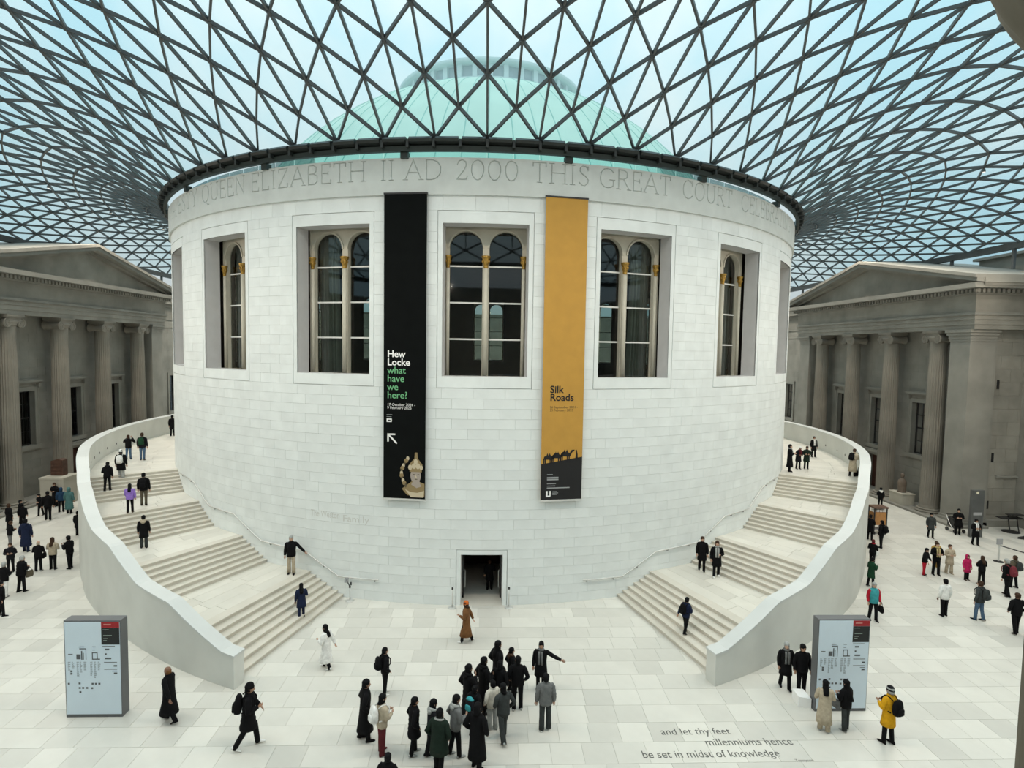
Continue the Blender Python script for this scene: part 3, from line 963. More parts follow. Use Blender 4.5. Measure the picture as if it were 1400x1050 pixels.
for s, nm in ((-1, 'left'), (1, 'right')):
    po = empty('portico', (s*COLX, 0, 0))
    inv = Matrix.Translation(Vector((-s*COLX, 0, 0)))
    tag(po, 'weathered stone portico with ionic columns and pediment on the %s' % nm, 'portico')
    def put(mb, name, material, smooth=False, parent=None):
        o = mb.build(name, material, parent or po, smooth)
        if parent is None: o.matrix_parent_inverse = inv
        return o
    holes = [(yc-.95, yc+.95, 3.85, 7.85) for yc in (-4.78, 0, 4.78)]+[(-1.0, 1.0, 0, 2.95)]
    m = MB(); wall_with_holes(m, s, WALLX, -10.3, 10.3, 0, 13.3, holes, .55); put(m, 'backing_wall', M_oldp)
    m = MB(); ashlar(m, s, WALLX, -9.6, 9.6, .9, 13.25, holes, .62, 1.55); o = put(m, 'wall_blocks', M_oldp); tag(o, kind='stuff')
    # return walls toward the camera and away from it
    for ys in (-1, 1):
        put(MB().box(s*33.0, s*40, ys*9.3, ys*10.10, 0, 13.3), 'return_wall', M_old)
        # courses on the return wall
        m = MB(); i = 0; z = 0.75
        while z < 13.0:
            h = .9; x = 33.72-((i*.5) % 1)*1.4
            while x < 37.5:
                a, b = max(x, 33.72), min(x+1.4, 37.5)
                if b-a > .1: m.box(s*(a+.006), s*(b-.006), ys*10.05, ys*10.13, z+.006, min(z+h, 13.0)-.006)
                x += 1.4
            z += h; i += 1
        tag(put(m, 'return_wall_blocks', M_old), kind='stuff')
        # corner pier with moulded cap
        an = empty('corner_pier', (0, 0, 0)); an.parent = po; an.matrix_parent_inverse = inv
        y0, y1 = sorted((ys*8.72, ys*10.38))
        MB().box(s*31.98, s*33.7, y0, y1, .42, 12.45).build('pier_shaft', M_oldp, an)
        MB().box(s*31.86, s*33.8, y0-.12, y1+.12, 0, .30).box(s*31.92, s*33.75, y0-.06, y1+.06, .30, .46).build('pier_base', M_oldp, an)
        MB().box(s*31.94, s*33.72, y0-.04, y1+.04, 12.45, 12.62).box(s*31.90, s*33.74, y0-.08, y1+.08, 12.62, 12.85).box(s*31.82, s*33.8, y0-.16, y1+.16, 12.85, 13.05).box(s*31.74, s*33.86, y0-.24, y1+.24, 13.05, 13.25).build('pier_capital', M_oldp, an)
    # two-step plinth
    put(MB().box(s*31.2, s*33.6, -10.9, 10.9, 0, .14).box(s*33.0, s*40, -10.5, -10.0, 0, .45), 'plinth_step', M_oldp)
    for yc in (-7.17, -2.39, 2.39, 7.17):
        c = empty('column', (0, 0, 0)); c.parent = po; c.matrix_parent_inverse = inv @ Matrix.Translation(Vector((s*COLX, yc, 0)))
        for q, me in (('shaft', SHAFT), ('column_base', PLINTH), ('echinus', CAPS[0]), ('volute', CAPS[1]), ('volute', CAPS[2]), ('cushion', CAPS[3]), ('abacus', CAPS[4])):
            link(q, me, c)
    # entablature
    B = lambda d, z0, z1: MB().box(s*(F0-d), s*41, -HALF-d, HALF+d, z0, z1)
    put(B(0, 13.25, 13.55), 'architrave', M_old); put(B(.05, 13.55, 13.88), 'architrave', M_old); put(B(.10, 13.88, 14.18), 'architrave', M_old)
    put(B(.20, 14.18, 14.36), 'taenia_moulding', M_oldp)
    put(B(.04, 14.36, 15.48), 'plain_frieze', M_old)
    put(B(.14, 15.48, 15.58), 'bed_moulding', M_oldp)
    put(B(.20, 15.58, 15.84), 'dentil_band', M_old)
    m = MB()
    y = -HALF-.4
    while y < HALF+.38:
        m.box(s*(F0-.42), s*(F0-.19), y, y+.19, 15.60, 15.84); y += .33
    for ys in (-1, 1):
        x = F0-.3
        while x < 38:
            m.box(s*x, s*(x+.19), ys*(HALF+.19), ys*(HALF+.42), 15.60, 15.84); x += .33
    tag(put(m, 'dentils', M_oldp), kind='stuff')
    put(B(.92, 15.86, 16.18), 'cornice', M_oldp)
    m = MB()
    for ys in (-1, 1):
        m.box(s*(F0-.4), s*41, ys*(HALF+.92), ys*(HALF+1.06), 16.18, 16.48)
    put(m, 'gutter_moulding', M_oldp)
    # pediment
    hl = HALF+.92; za, zt = 16.18, 18.72
    put(MB().prism([(s*(F0-.02), -hl+.5, za), (s*(F0-.02), hl-.5, za), (s*(F0-.02), 0, zt-.1)], [(s*40, -hl+.5, za), (s*40, hl-.5, za), (s*40, 0, zt-.1)]), 'tympanum', M_old)
    for ys in (-1, 1):
        def rake(d0, t0, t1):
            lo = [(s*(F0-d0), ys*(hl+.08), za+t0), (s*(F0-d0), 0, zt+t0), (s*(F0-d0), 0, zt+t1), (s*(F0-d0), ys*(hl+.08), za+t1)]
            return MB().prism(lo, [(s*40, p_[1], p_[2]) for p_ in lo])
        fixn(put(rake(.35, -.18, .06), 'raking_bed_moulding', M_old))
        fixn(put(rake(.90, .04, .30), 'raking_cornice', M_oldp))
        fixn(put(rake(1.02, .30, .52), 'raking_gutter', M_oldp))
    # windows and door between the columns
    for yc in (-4.78, 0, 4.78):
        w = framed_window(po, s, WALLX, yc, .95, 3.85, 7.85)
    for ch in list(po.children):
        if ch.name.split('.')[0] in ('sash_window', 'window_surround', 'window_cornice', 'window_sill'): ch.matrix_parent_inverse = inv
    q = MB().box(s*(WALLX-.14), s*(WALLX+.05), -1.32, -1.0, 0, 3.2).box(s*(WALLX-.14), s*(WALLX+.05), 1.0, 1.32, 0, 3.2).box(s*(WALLX-.14), s*(WALLX+.05), -1.32, 1.32, 2.95, 3.2)
    q.box(s*(WALLX-.40), s*(WALLX+.05), -1.62, 1.62, 3.2, 3.34).box(s*(WALLX-.30), s*(WALLX+.05), -1.5, 1.5, 3.34, 3.46)
    put(q, 'door_surround', M_oldp)
    dr = put(MB().box(s*(WALLX+.35), s*(WALLX+.42), -1, 1, 0, 2.95), 'panelled_door', M_wood)
    for yy in (-.5, .5):
        for z0, z1 in ((.2, .95), (1.15, 2.7)):
            MB().box(s*(WALLX+.31), s*(WALLX+.36), yy-.36, yy+.36, z0, z1).build('door_panel', M_wood, dr)
    # dark louvre slots and ledge on the near return wall
    for (x, z, h) in ((34.2, 9.3, .62), (34.15, 4.35, .62), (34.0, 1.15, .55)):
        put(MB().box(s*x, s*(x+.16), -10.16, -10.12, z, z+h), 'slot_vent', M_dark)
    put(MB().box(s*34.5, s*37.5, -10.28, -10.1, 3.30, 3.44), 'ledge', M_oldp)

# ------------------------------------------------------------------ wings behind the porticoes and end walls
for s, nm in ((-1, 'left'), (1, 'right')):
    holes = [(yc-.85, yc+.85, 3.85, 7.9) for yc in (14.7, 19.6, 24.5, -15, -20, -25)]
    m = MB(); wall_with_holes(m, s, 36.0, YN, YF, 0, 17.2, holes, .6)
    w = m.build('wall_'+nm, M_oldp); tag(w, kind='structure')
    for (a, b) in ((10.4, 34), (-34, -10.4)):
        m = MB(); ashlar(m, s, 36.0, a, b, .6, 13.2, holes, .62, 1.6, seed=1)
        tag(m.build('wall_blocks', M_oldp, w), kind='stuff')
    for z0, z1, d in ((13.25, 14.1, .10), (14.1, 14.3, .22), (14.3, 15.5, .08), (15.5, 15.85, .3), (15.85, 16.2, .9), (16.2, 17.2, .2)):
        MB().box(s*(36-d), s*36.5, YN, YF, z0, z1).build('entablature_course', M_oldp, w)
    for yc in (14.7, 19.6, 24.5, -15, -20, -25):
        framed_window(w, s, 36.0, yc, .85, 3.85, 7.9, head=False)
    MB().box(s*36.5, s*60, YN-6, YF+6, 16.4, 17.2).build('wing_roof', mat('lead_roof', (.28, .29, .29), .7, .1, .5), w)
    MB().box(s*38.5, s*46, -9, -3.2, 17.2, 18.9).box(s*38.2, s*46.3, -9.3, -2.9, 18.9, 19.1).box(s*39, s*44, -18, -12, 17.2, 19.0).build('rooftop_block', M_old, w)
bk = MB().box(-46, 46, YF+.3, YF+1, 0, 17.4).build('wall_back', M_oldp); tag(bk, kind='structure')
ft = MB().box(-46, 46, YN-3.6, YN-3, 0, 17.4).build('wall_front', M_oldp); tag(ft, kind='structure')

# column of the near portico, beside the viewer
nc = empty('near_column', (4.04, -44.12, 0))
tag(nc, 'stone column and capital coloured as if backlit close at right edge of view', 'column')
M_near = mat('shaded_brown_stone', (.13, .115, .085), .85, .2, 1.5, bump=.1, bscale=10)  # backlit shade on the column put into its stone colour
n = 72; rings = []
for z in (.3, 3, 6, 9, 12.7, 12.95):
    rings.append([((.55-.03*(.5-.5*cos(2*pi*24*j/n)))*cos(2*pi*j/n), (.55-.03*(.5-.5*cos(2*pi*24*j/n)))*sin(2*pi*j/n), z) for j in range(n)])
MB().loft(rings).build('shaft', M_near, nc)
MB().revolve([(.85, 0), (.85, .15), (.7, .3), (.6, .35)], 32).build('column_base', M_near, nc)
rings = []
for r_, z in ((.55, 12.95), (.57, 13.0), (.57, 13.06), (.585, 13.14), (.64, 13.24), (.74, 13.34), (.83, 13.48), (.905, 13.63), (.93, 13.75), (.90, 13.9), (.90, 14.6)):
    rings.append([((r_+.012*cos(2*pi*18*j/n))*cos(2*pi*j/n), (r_+.012*cos(2*pi*18*j/n))*sin(2*pi*j/n), z) for j in range(n)])
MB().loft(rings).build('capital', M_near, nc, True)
# ------------------------------------------------------------------ fill lights added along the parapets to brighten the court
M_lampg = mat('fill_light_housing', (.03, .03, .032), .5)
def lens_mat():
    m = bpy.data.materials.new('fill_light_lens'); m.use_nodes = True
    b_ = m.node_tree.nodes['Principled BSDF']; b_.inputs['Emission Color'].default_value = (1, .9, .74, 1); b_.inputs['Emission Strength'].default_value = 1
    return m
M_lens = lens_mat()
spots = [(s*35.38, y, 16.48) for s in (-1, 1) for y in (-40, -34, -28, -22, -16.5, 14.5, 20, 26, 32, 38, 44)]+[(x, YN-3.2, 17.68) for x in (-28, -20, -12, -4, 4, 12, 20, 28)]+[(x, YF+.5, 17.68) for x in (-24, -12, 0, 12, 24)]
FLOOD_FILL = 1000
LATTICE_FILL = 1550
for (x, y, z) in spots:
    r_ = empty('fill_floodlight', (x, y, z))
    where = 'left' if x < -33 else 'right' if x > 33 else 'front' if y < 0 else 'far'
    tag(r_, 'small added fill light on the %s parapet of the court' % where, 'fill lamp', 'added fill lights on the %s parapet' % where)
    tgt = Vector((x*.30, y*.30 if abs(y) > 20 else y*.7, 5.0))
    d = (tgt-Vector((x, y, z))).normalized()
    q = d.to_track_quat('-Z', 'Y')
    hb = MB().box(-.22, .22, -.16, .16, -.05, .12).build('housing', M_lampg, r_); hb.rotation_mode = 'QUATERNION'; hb.rotation_quaternion = q
    le = MB().box(-.19, .19, -.13, .13, -.056, -.05).build('lens', M_lens, r_); le.rotation_mode = 'QUATERNION'; le.rotation_quaternion = q
    MB().tube([(0, 0, .05), (0, 0, -.05), (0, 0, -.285)], .02, 6).build('bracket', M_lampg, r_)
    ld = bpy.data.lights.new('fill_flood', 'SPOT'); ld.energy = FLOOD_FILL*(.45 if where == 'front' else 1.0); ld.color = (1.0, .85, .69); ld.spot_size = radians(125); ld.spot_blend = .8; ld.shadow_soft_size = .25
    lo = bpy.data.objects.new('fill_flood_beam', ld); COL.objects.link(lo); lo.parent = r_
    lo.location = tuple(d*.4); lo.rotation_mode = 'QUATERNION'; lo.rotation_quaternion = q

# fill lights added under the lattice to brighten floor, stairs and drum
for k in range(0, 64, 2):
    p0 = gp((10, k))+Vector((0, 0, -.32))
    r_ = empty('fill_downlight', p0)
    tag(r_, 'small added fill light hung from a joint of the roof lattice', 'fill lamp', 'added fill lights on the roof lattice')
    MB().revolve([(.05, .12), (.08, .08), (.09, -.06)], 10).build('housing', M_steel, r_)
    MB().revolve([(.075, -.062), (.075, -.058)], 10).build('lens', M_lens, r_)
    MB().tube([(0, 0, .1), (0, 0, .2)], .02, 6).build('stem', M_steel, r_)
    ld = bpy.data.lights.new('fill_spot', 'SPOT'); ld.energy = LATTICE_FILL; ld.color = (1.0, .87, .72); ld.spot_size = radians(150); ld.spot_blend = .6; ld.shadow_soft_size = .12
    lo = bpy.data.objects.new('fill_spot_beam', ld); COL.objects.link(lo); lo.parent = r_
    lo.location = (0, 0, -.15)
# ================================================================== text helper
def text_mesh(body, size, align='LEFT', bold=0.0, spacing=1.0, extrude=0.0):
    cu = bpy.data.curves.new('text', 'FONT')
    cu.body = body; cu.size = size; cu.align_x = align; cu.offset = bold; cu.space_line = spacing; cu.extrude = extrude
    cu.resolution_u = 3
    ob = bpy.data.objects.new('text', cu); COL.objects.link(ob)
    me = bpy.data.meshes.new_from_object(ob.evaluated_get(bpy.context.evaluated_depsgraph_get()))
    bpy.data.objects.remove(ob, do_unlink=True); bpy.data.curves.remove(cu)
    return me
def text_obj(name, body, size, material, mtx, parent=None, **k):
    me = text_mesh(body, size, **k)
    me.name = name
    me.materials.clear(); me.materials.append(material)
    me.transform(mtx)
    return link(name, me, parent)

# ================================================================== banners
def flat(col, name, rough=.8): return mat(name, col, rough, .02, 3)
P_white, P_green, P_blk = flat((.85, .85, .84), 'print_white'), flat((.16, .45, .22), 'print_green'), flat((.008, .008, .009), 'print_black')
P_grey, P_navy = flat((.32, .33, .34), 'print_grey'), flat((.10, .075, .03), 'print_brown')
M_bblk = mat('black_banner_cloth', (.004, .005, .005), .9, .15, 2, spec=.1)
M_byel = mat('ochre_banner_cloth', (.49, .265, .045), .75, .05, 2)
M_alu = mat('pale_banner_bar', (.6, .6, .58), .4, .05, 4)

def banner(ang, label, clothmat):
    """local frame: x across, z up, y toward the wall; built at angle 0 then turned"""
    half = 0.94
    r0 = R+.16
    root = empty('hanging_banner', (0, 0, 0), radians(ang))
    tag(root, label, 'banner')
    m = MB(); n = 6
    m.box(-half, half, -r0-.03, -r0, 4.80, 17.98)
    m.build('banner_cloth', clothmat, root)
    MB().box(-half-.02, half+.02, -r0-.05, -r0+.02, 4.72, 4.80).build('bottom_bar', M_alu, root)
    MB().box(-half-.02, half+.02, -r0-.05, -r0+.08, 17.96, 18.03).build('top_bar', M_dark, root)
    for s in (-1, 1):
        MB().box(s*.7-.03, s*.7+.03, -r0, -R+.05, 4.74, 4.79).build('wall_bracket', M_alu, root)
    return root, -r0-.034
def bt(root, yy, name, body, x, z, size, material, **k):
    M = Matrix.Translation((x, yy, z)) @ Matrix.Rotation(pi/2, 4, 'X')
    return text_obj(name, body, size, material, M, root, **k)
def poly(root, yy, name, pts, material, th=.004):
    lo = [(x, yy+th, z) for x, z in pts]; hi = [(x, yy, z) for x, z in pts]
    return fixn(MB().prism(lo, hi).build(name, material, root))
def bars(root, yy, name, rects, material, th=.003):
    m = MB()
    for (x0, x1, z0, z1) in rects: m.box(x0, x1, yy, yy+th, z0, z1)
    return m.build(name, material, root)

ppm = .0318      # metres per photo pixel on the banner
b1, y1_ = banner(-8.86, 'tall black exhibition banner with white and green lettering on the drum', M_bblk)
zz = lambda ypx: 4.80+(683-ypx)*(17.98-4.80)/419.0
X0 = -.80
bt(b1, y1_, 'lettering', 'Hew', X0+.02, zz(485.6), .42, P_white, bold=.008)
bt(b1, y1_, 'lettering', 'Locke', X0+.02, zz(497), .42, P_white, bold=.008)
for i, t in enumerate(('what', 'have', 'we', 'here?')):
    bt(b1, y1_, 'lettering', t, X0+.02, zz(508.2+11.5*i), .42, P_green, bold=.003)
bt(b1, y1_, 'lettering', '17 October 2024 -', X0+.02, zz(553.3), .165, P_white)
bt(b1, y1_, 'lettering', '9 February 2025', X0+.02, zz(557.6), .165, P_white)
bars(b1, y1_, 'sponsor_mark', [(X0, X0+.25, zz(566), zz(565.4)), (X0, X0+.22, zz(568.9), zz(568.3))], P_grey)
bars(b1, y1_, 'sponsor_mark', [(X0, X0+.23, zz(576), zz(571.2))], P_white)
bars(b1, y1_-.002, 'sponsor_mark', [(X0+.05, X0+.18, zz(574.4), zz(572.8))], P_blk)
# arrow pointing up left
ax, az = X0+.03, zz(592)
for pts in ([(ax, az), (ax+.36, az), (ax+.36, az-.07), (ax, az-.07)], [(ax, az), (ax+.07, az), (ax+.07, az-.36), (ax, az-.36)], [(ax+.02, az-.07), (ax+.07, az-.02), (ax+.46, az-.41), (ax+.41, az-.46)]):
    poly(b1, y1_, 'arrow', pts, P_white)
# printed picture of a crowned bust, generic
Q1, Q2, Q3, Q4 = flat((.26, .19, .09), 'print_bronze'), flat((.36, .31, .27), 'print_bust_grey'), flat((.10, .075, .04), 'print_bronze_shade'), flat((.55, .47, .33), 'print_bronze_light')
def ell(cx, cz, rx, rz, n=18, a0=0): return [(cx+rx*cos(2*pi*i/n+a0), cz+rz*sin(2*pi*i/n+a0)) for i in range(n)]
fx, fz = .52, zz(650)
poly(b1, y1_, 'printed_bust', [(-.10, fz-.60), (.14, fz-.88), (.92, fz-.92), (.92, fz-.35), (.62, fz-.25), (.36, fz-.25)], Q1)
poly(b1, y1_-.002, 'printed_bust', [(.05, fz-.62), (.30, fz-.96), (.88, fz-.96), (.90, fz-.66), (.60, fz-.76), (.3, fz-.74)], Q4)
poly(b1, y1_-.003, 'printed_bust', [(fx-.10, fz-.2), (fx+.16, fz-.2), (fx+.24, fz-.48), (fx+.04, fz-.55), (fx-.2, fz-.40)], Q2)
poly(b1, y1_-.004, 'printed_bust', ell(fx, fz, .235, .33), Q2)
poly(b1, y1_-.005, 'printed_bust', [(fx-.27, fz+.16), (fx+.27, fz+.16), (fx+.30, fz+.5), (fx+.12, fz+.72), (fx-.1, fz+.72), (fx-.28, fz+.5)], Q1)
for (dx, dz_, rr) in ((-.25, .36, .09), (-.08, .42, .10), (.1, .42, .10), (.25, .36, .08), (0, .62, .09)):
    poly(b1, y1_-.006, 'printed_bust', ell(fx+dx, fz+dz_, rr, rr*1.3, 10), Q4)
poly(b1, y1_-.005, 'printed_bust', [(fx-.06, fz+.7), (fx+.1, fz+.7), (fx+.07, fz+1.02), (fx-.04, fz+1.02)], Q1)
for ss in (-1, 1):
    poly(b1, y1_-.006, 'printed_bust', ell(fx+ss*.10+.02, fz+.05, .05, .018, 8), Q3)
poly(b1, y1_-.006, 'printed_bust', [(fx-.01, fz+.05), (fx+.06, fz-.08), (fx-.03, fz-.08)], Q4)
poly(b1, y1_-.006, 'printed_bust', ell(fx+.02, fz-.16, .07, .02, 8), Q3)
for i in range(12):        # ornament trailing at the left of the bust
    t = i/11
    poly(b1, y1_-.001-.0003*i, 'printed_bust', ell(.16-.28*sin(t*pi*.9), fz+.75-1.2*t, .07+.03*sin(i*2.1), .10, 8, i*.5), (Q4, Q1, Q3)[i % 3])

b2, y2_ = banner(8.92, 'tall ochre exhibition banner with camel caravan silhouette on the drum', M_byel)
zy = lambda ypx: 4.80+(685-ypx)*(17.98-4.80)/416.0
bt(b2, y2_, 'lettering', 'Silk', -.60, zy(535), .44, P_blk, bold=.010)
bt(b2, y2_, 'lettering', 'Roads', -.60, zy(546), .44, P_blk, bold=.010)
bt(b2, y2_, 'lettering', '26 September 2024 -', -.60, zy(556.6), .15, P_navy)
bt(b2, y2_, 'lettering', '23 February 2025', -.60, zy(560.8), .15, P_navy)
zl, zr_ = zy(634.5), zy(625)
poly(b2, y2_, 'printed_hill', [(-.94, 4.80), (.94, 4.80), (.94, zr_), (-.94, zl)], P_blk)
sl = (zr_-zl)/1.88
def camel(cx, k):
    bz = zl+(cx+.94)*sl
    w = .46*k
    poly(b2, y2_, 'printed_camel', [(cx-w*.5, bz+.16*k), (cx-w*.42, bz+.30*k), (cx-w*.2, bz+.34*k), (cx-w*.1, bz+.46*k), (cx+w*.02, bz+.34*k), (cx+w*.15, bz+.46*k), (cx+w*.26, bz+.34*k), (cx+w*.42, bz+.30*k), (cx+w*.62, bz+.44*k), (cx+w*.9, bz+.45*k), (cx+w*.9, bz+.39*k), (cx+w*.7, bz+.34*k), (cx+w*.45, bz+.14*k)], P_blk)
    for q in (-.45, -.3, .2, .38):
        x = cx+w*q
        poly(b2, y2_, 'printed_camel', [(x-.025, bz-.03), (x+.025, bz-.03), (x+.03, bz+.2*k), (x-.03, bz+.2*k)], P_blk)
for cx, k in ((-.62, .95), (-.24, .95), (.16, 1.0)): camel(cx, k)
hx = .68; hb = zl+(hx+.94)*sl
poly(b2, y2_, 'printed_traveller', [(hx-.06, hb-.03), (hx+.05, hb-.03), (hx+.045, hb+.16), (hx+.0, hb+.36), (hx-.05, hb+.36), (hx-.03, hb+.18)], P_blk)
bars(b2, y2_-.002, 'sponsor_text', [(-.66, -.40, zy(649.6), zy(648.8)), (-.66, -.14, zy(655), zy(652.8)), (-.66, -.14, zy(657.3), zy(655.6)), (-.66, -.25, zy(662.8), zy(662)), (-.66, -.28, zy(666), zy(665)), (-.66, .38, zy(669), zy(667.6)), (-.40, -.2, zy(674), zy(673.2)), (-.40, -.14, zy(676), zy(675.2)), (-.40, -.2, zy(678), zy(677.2))], P_grey)
bars(b2, y2_-.002, 'sponsor_mark', [(-.70, -.62, zy(680), zy(672.5)), (-.54, -.48, zy(680), zy(672.5)), (-.68, -.5, zy(681), zy(679))], P_white)

# ================================================================== map boards
M_bd = mat('pale_blue_board', (.66, .77, .86), .45, .02, 2)
M_bde = mat('board_edge_grey', (.11, .115, .12), .5, .05, 3)
M_red = flat((.36, .02, .025), 'print_red'); M_hd = flat((.02, .022, .022), 'print_charcoal'); M_ln = flat((.10, .11, .12), 'print_line'); M_ll = flat((.22, .25, .27), 'print_soft_line')
def board(x0, x1, y, th, label):
    root = empty('map_board', ((x0+x1)/2, y+th/2, 0))
    tag(root, label, 'sign')
    W = x1-x0; H = 3.03; ox = -W/2; oy = -th/2
    MB().box(ox, ox+W, oy, oy+th, 0.0, H).build('board_body', M_bde, root)
    MB().box(ox+.03, ox+W-.02, oy-.012, oy, .10, H-.04).build('front_panel', M_bd, root)
    yy = oy-.016
    U = lambda u: ox+u*W
    V = lambda v: H*(1-v)
    bars(root, yy, 'red_header', [(U(.665), U(.985), V(.072), V(.012))], M_red)
    bars(root, yy, 'dark_panel', [(U(.665), U(.985), V(.245), V(.074))], M_hd)
    bars(root, yy-.003, 'header_text', [(U(.71), U(.84), V(.045), V(.033))], flat((.6, .25, .22), 'print_pink'))
    bars(root, yy-.003, 'panel_text', [(U(.70), U(.85), V(.155), V(.148)), (U(.70), U(.78), V(.185), V(.18)), (U(.69), U(.80), V(.095), V(.09)), (U(.70), U(.76), V(.205), V(.2))], flat((.3, .36, .32), 'print_pale'))
    L1 = []
    # floor plans
    for (a, b, c, d) in ((.07, .15, .340, .347), (.27, .36, .265, .271), (.50, .56, .265, .271), (.50, .55, .298, .303)):
        L1.append((U(a), U(b), V(d), V(c)))
    L1 += [(U(.215), U(.29), V(.395), V(.345)), (U(.30), U(.32), V(.40), V(.31)), (U(.33), U(.345), V(.40), V(.33)), (U(.27), U(.39), V(.292), V(.283)), (U(.38), U(.39), V(.40), V(.283))]
    L1 += [(U(.49), U(.505), V(.395), V(.325)), (U(.575), U(.59), V(.395), V(.325)), (U(.49), U(.59), V(.333), V(.325)), (U(.49), U(.63), V(.400), V(.390))]
    for (a, b, v) in ((.72, .80, .295), (.72, .75, .343), (.72, .83, .388), (.87, .93, .465), (.87, .93, .543)):
        L1.append((U(a), U(b), V(v+.008), V(v-.008)))
    for (a, b, v) in ((.68, .90, .262), (.70, .93, .428), (.70, .93, .500), (.84, .93, .52)):
        L1.append((U(a), U(b), V(v+.003), V(v-.003)))
    for (a, v) in ((.05, .648), (.24, .645), (.24, .692), (.30, .692), (.37, .692), (.47, .65), (.53, .65), (.59, .65), (.46, .695), (.25, .735), (.1, .52), (.1, .545)):
        L1.append((U(a), U(a+.035), V(v+.009), V(v-.009)))
    tag(bars(root, yy, 'plan_drawing', L1, M_ln), kind='stuff')
    L2 = []
    r2 = random.Random(int(x0*10))
    for col, n in ((.06, 8), (.13, 6), (.215, 14), (.27, 10), (.34, 8), (.455, 13), (.52, 15), (.59, 8)):
        for i in range(n):
            v = .425+i*.0115
            L2.append((U(col), U(col+r2.uniform(.02, .05)), V(v+.002), V(v-.002)))
    tag(bars(root, yy, 'index_text', L2, M_ll), kind='stuff')
    return root
board(-12.51, -10.84, -29.84, .34, 'tall pale blue map board in front of the left staircase')
br = board(10.78, 12.46, -29.86, .30, 'tall pale blue map board in front of the right staircase')
wb = fixn(MB().hexa([(10.38, -29.62, 0), (10.74, -29.74, 0), (10.76, -29.2, 0), (10.42, -29.16, 0), (10.38, -29.62, .34), (10.74, -29.74, .34), (10.76, -29.2, .34), (10.42, -29.16, .34)]).build('white_box', P_white))
tag(wb, 'low white box on the floor behind the right map board', 'box')

# ================================================================== floor inscription
ins = empty('floor_inscription', (6.8, -31.4, 0))
tag(ins, 'dark lettering of a verse set into the pale floor', 'inscription')
M_ink = mat('inlaid_dark_letter', (.075, .075, .07), .5, .1, 4)
def ftext(body, x0, x1, y, sz, ex=1.0):
    me = text_mesh(body, 1.0)
    xs = [v.co.x for v in me.vertices]; w = max(xs)-min(xs)
    M = Matrix.Translation((x0, y, .003)) @ Matrix.Diagonal(((x1-x0)/w, sz, 1, 1)) @ Matrix.Translation((-min(xs), 0, 0))
    me.transform(M); me.materials.clear(); me.materials.append(M_ink)
    o = link('verse_line', me, ins); o.matrix_parent_inverse = Matrix.Translation((-6.8, 31.4, 0))
ftext('and let thy feet', 5.53, 7.64, -30.90, .42)
ftext('millenniums hence', 6.71, 9.29, -31.38, .42)
ftext('be set in midst of knowledge', 4.72, 8.66, -31.86, .42)
ftext('Tennyson', 8.98, 9.50, -32.07, .14)
# faint raised lettering on the drum, almost the colour of the stone
wl = empty('wall_lettering', (0, 0, 0)); tag(wl, 'faint stone coloured lettering low on the drum left of door', 'inscription')
M_faint = mat('faint_letter', (.60, .61, .585), .7, .03, 2)
def wtext(body, a0, a1, z, sz):
    me = text_mesh(body, 1.0, extrude=.0)
    xs = [v.co.x for v in me.vertices]; lo, hi = min(xs), max(xs)
    for v in me.vertices:
        a = a0+(a1-a0)*(v.co.x-lo)/(hi-lo)
        v.co = pol(R+.004, a, z+v.co.y*sz)
    me.materials.clear(); me.materials.append(M_faint)
    link('letters', me, wl)
wtext('The Weston', -20.9, -17.0, 3.62, .42)
wtext('Family', -16.5, -13.2, 3.52, .42)

# ================================================================== small court furniture
def stanchion(x, y, label, top=.85, head=False):
    r = empty('barrier_post', (x, y, 0)); tag(r, label, 'post')
    MB().revolve([(.19, 0), (.19, .015), (.15, .035), (.03, .05)], 24).build('base_disc', M_rail, r, True)
    MB().revolve([(.025, .04), (.025, top)], 12).build('tube', M_rail, r, True)
    MB().revolve([(.045, top-.01), (.045, top+.06), (.03, top+.08)], 12).build('belt_head', M_dark, r, True)
    return r
stanchion(-1.27, -22.47, 'short steel barrier post left of the doorway')
stanchion(1.22, -22.45, 'short steel barrier post right of the doorway')
ss = stanchion(-5.92, -21.75, 'steel post with tilted notice beside foot of left staircase', .62)
MB().tube([(0, 0, .66), (-.10, 0, .86), (-.14, 0, .98)], .025, 6).build('arm', M_dark, ss)
o = MB().box(-.24, -.06, -.02, .02, .84, 1.06).build('notice', P_grey, ss)
MB().box(.02, .08, -.02, .02, .72, .86).build('small_notice', M_dark, ss)
rs = empty('rope_barrier', (28.85, -16.81, 0)); tag(rs, 'pale barrier post with sign and black belt at right edge', 'barrier')
MB().revolve([(.24, 0), (.24, .02), (.03, .05)], 24).build('base_disc', M_dark, rs)
MB().revolve([(.045, .04), (.045, .98)], 12).build('tube', mat('pale_post', (.5, .5, .48), .5), rs)
MB().box(-.16, .16, -.03, .03, .98, 1.30).build('sign_plate', P_grey, rs)
MB().tube([(.04, 0, .92), (.8, -.6, .74), (1.6, -1.2, .72), (2.4, -1.8, .90)], .03, 6).build('belt', M_dark, rs)
MB().revolve([(.24, 0), (.24, .02), (.03, .05), (.03, .95)], 16, (2.4, -1.8, 0)).build('far_post', M_dark, rs)
# dark standing sign by the right portico
py = empty('standing_sign', (31.2, -12.55, 0)); tag(py, 'tall dark grey sign slab with round emblem by right portico pier', 'sign')
MB().box(-.40, .40, -.09, .09, 0, 3.02).build('slab', mat('slate_grey', (.085, .09, .09), .5), py)
MB().prism([(-.06+.09*cos(2*pi*i/16), -.095, 2.86+.09*sin(2*pi*i/16)) for i in range(16)], [(-.06+.09*cos(2*pi*i/16), -.09, 2.86+.09*sin(2*pi*i/16)) for i in range(16)]).build('emblem', flat((.7, .66, .5), 'emblem_cream'), py)
MB().box(-.27, .30, -.096, -.09, 1.42, 1.60).build('notice', P_grey, py)
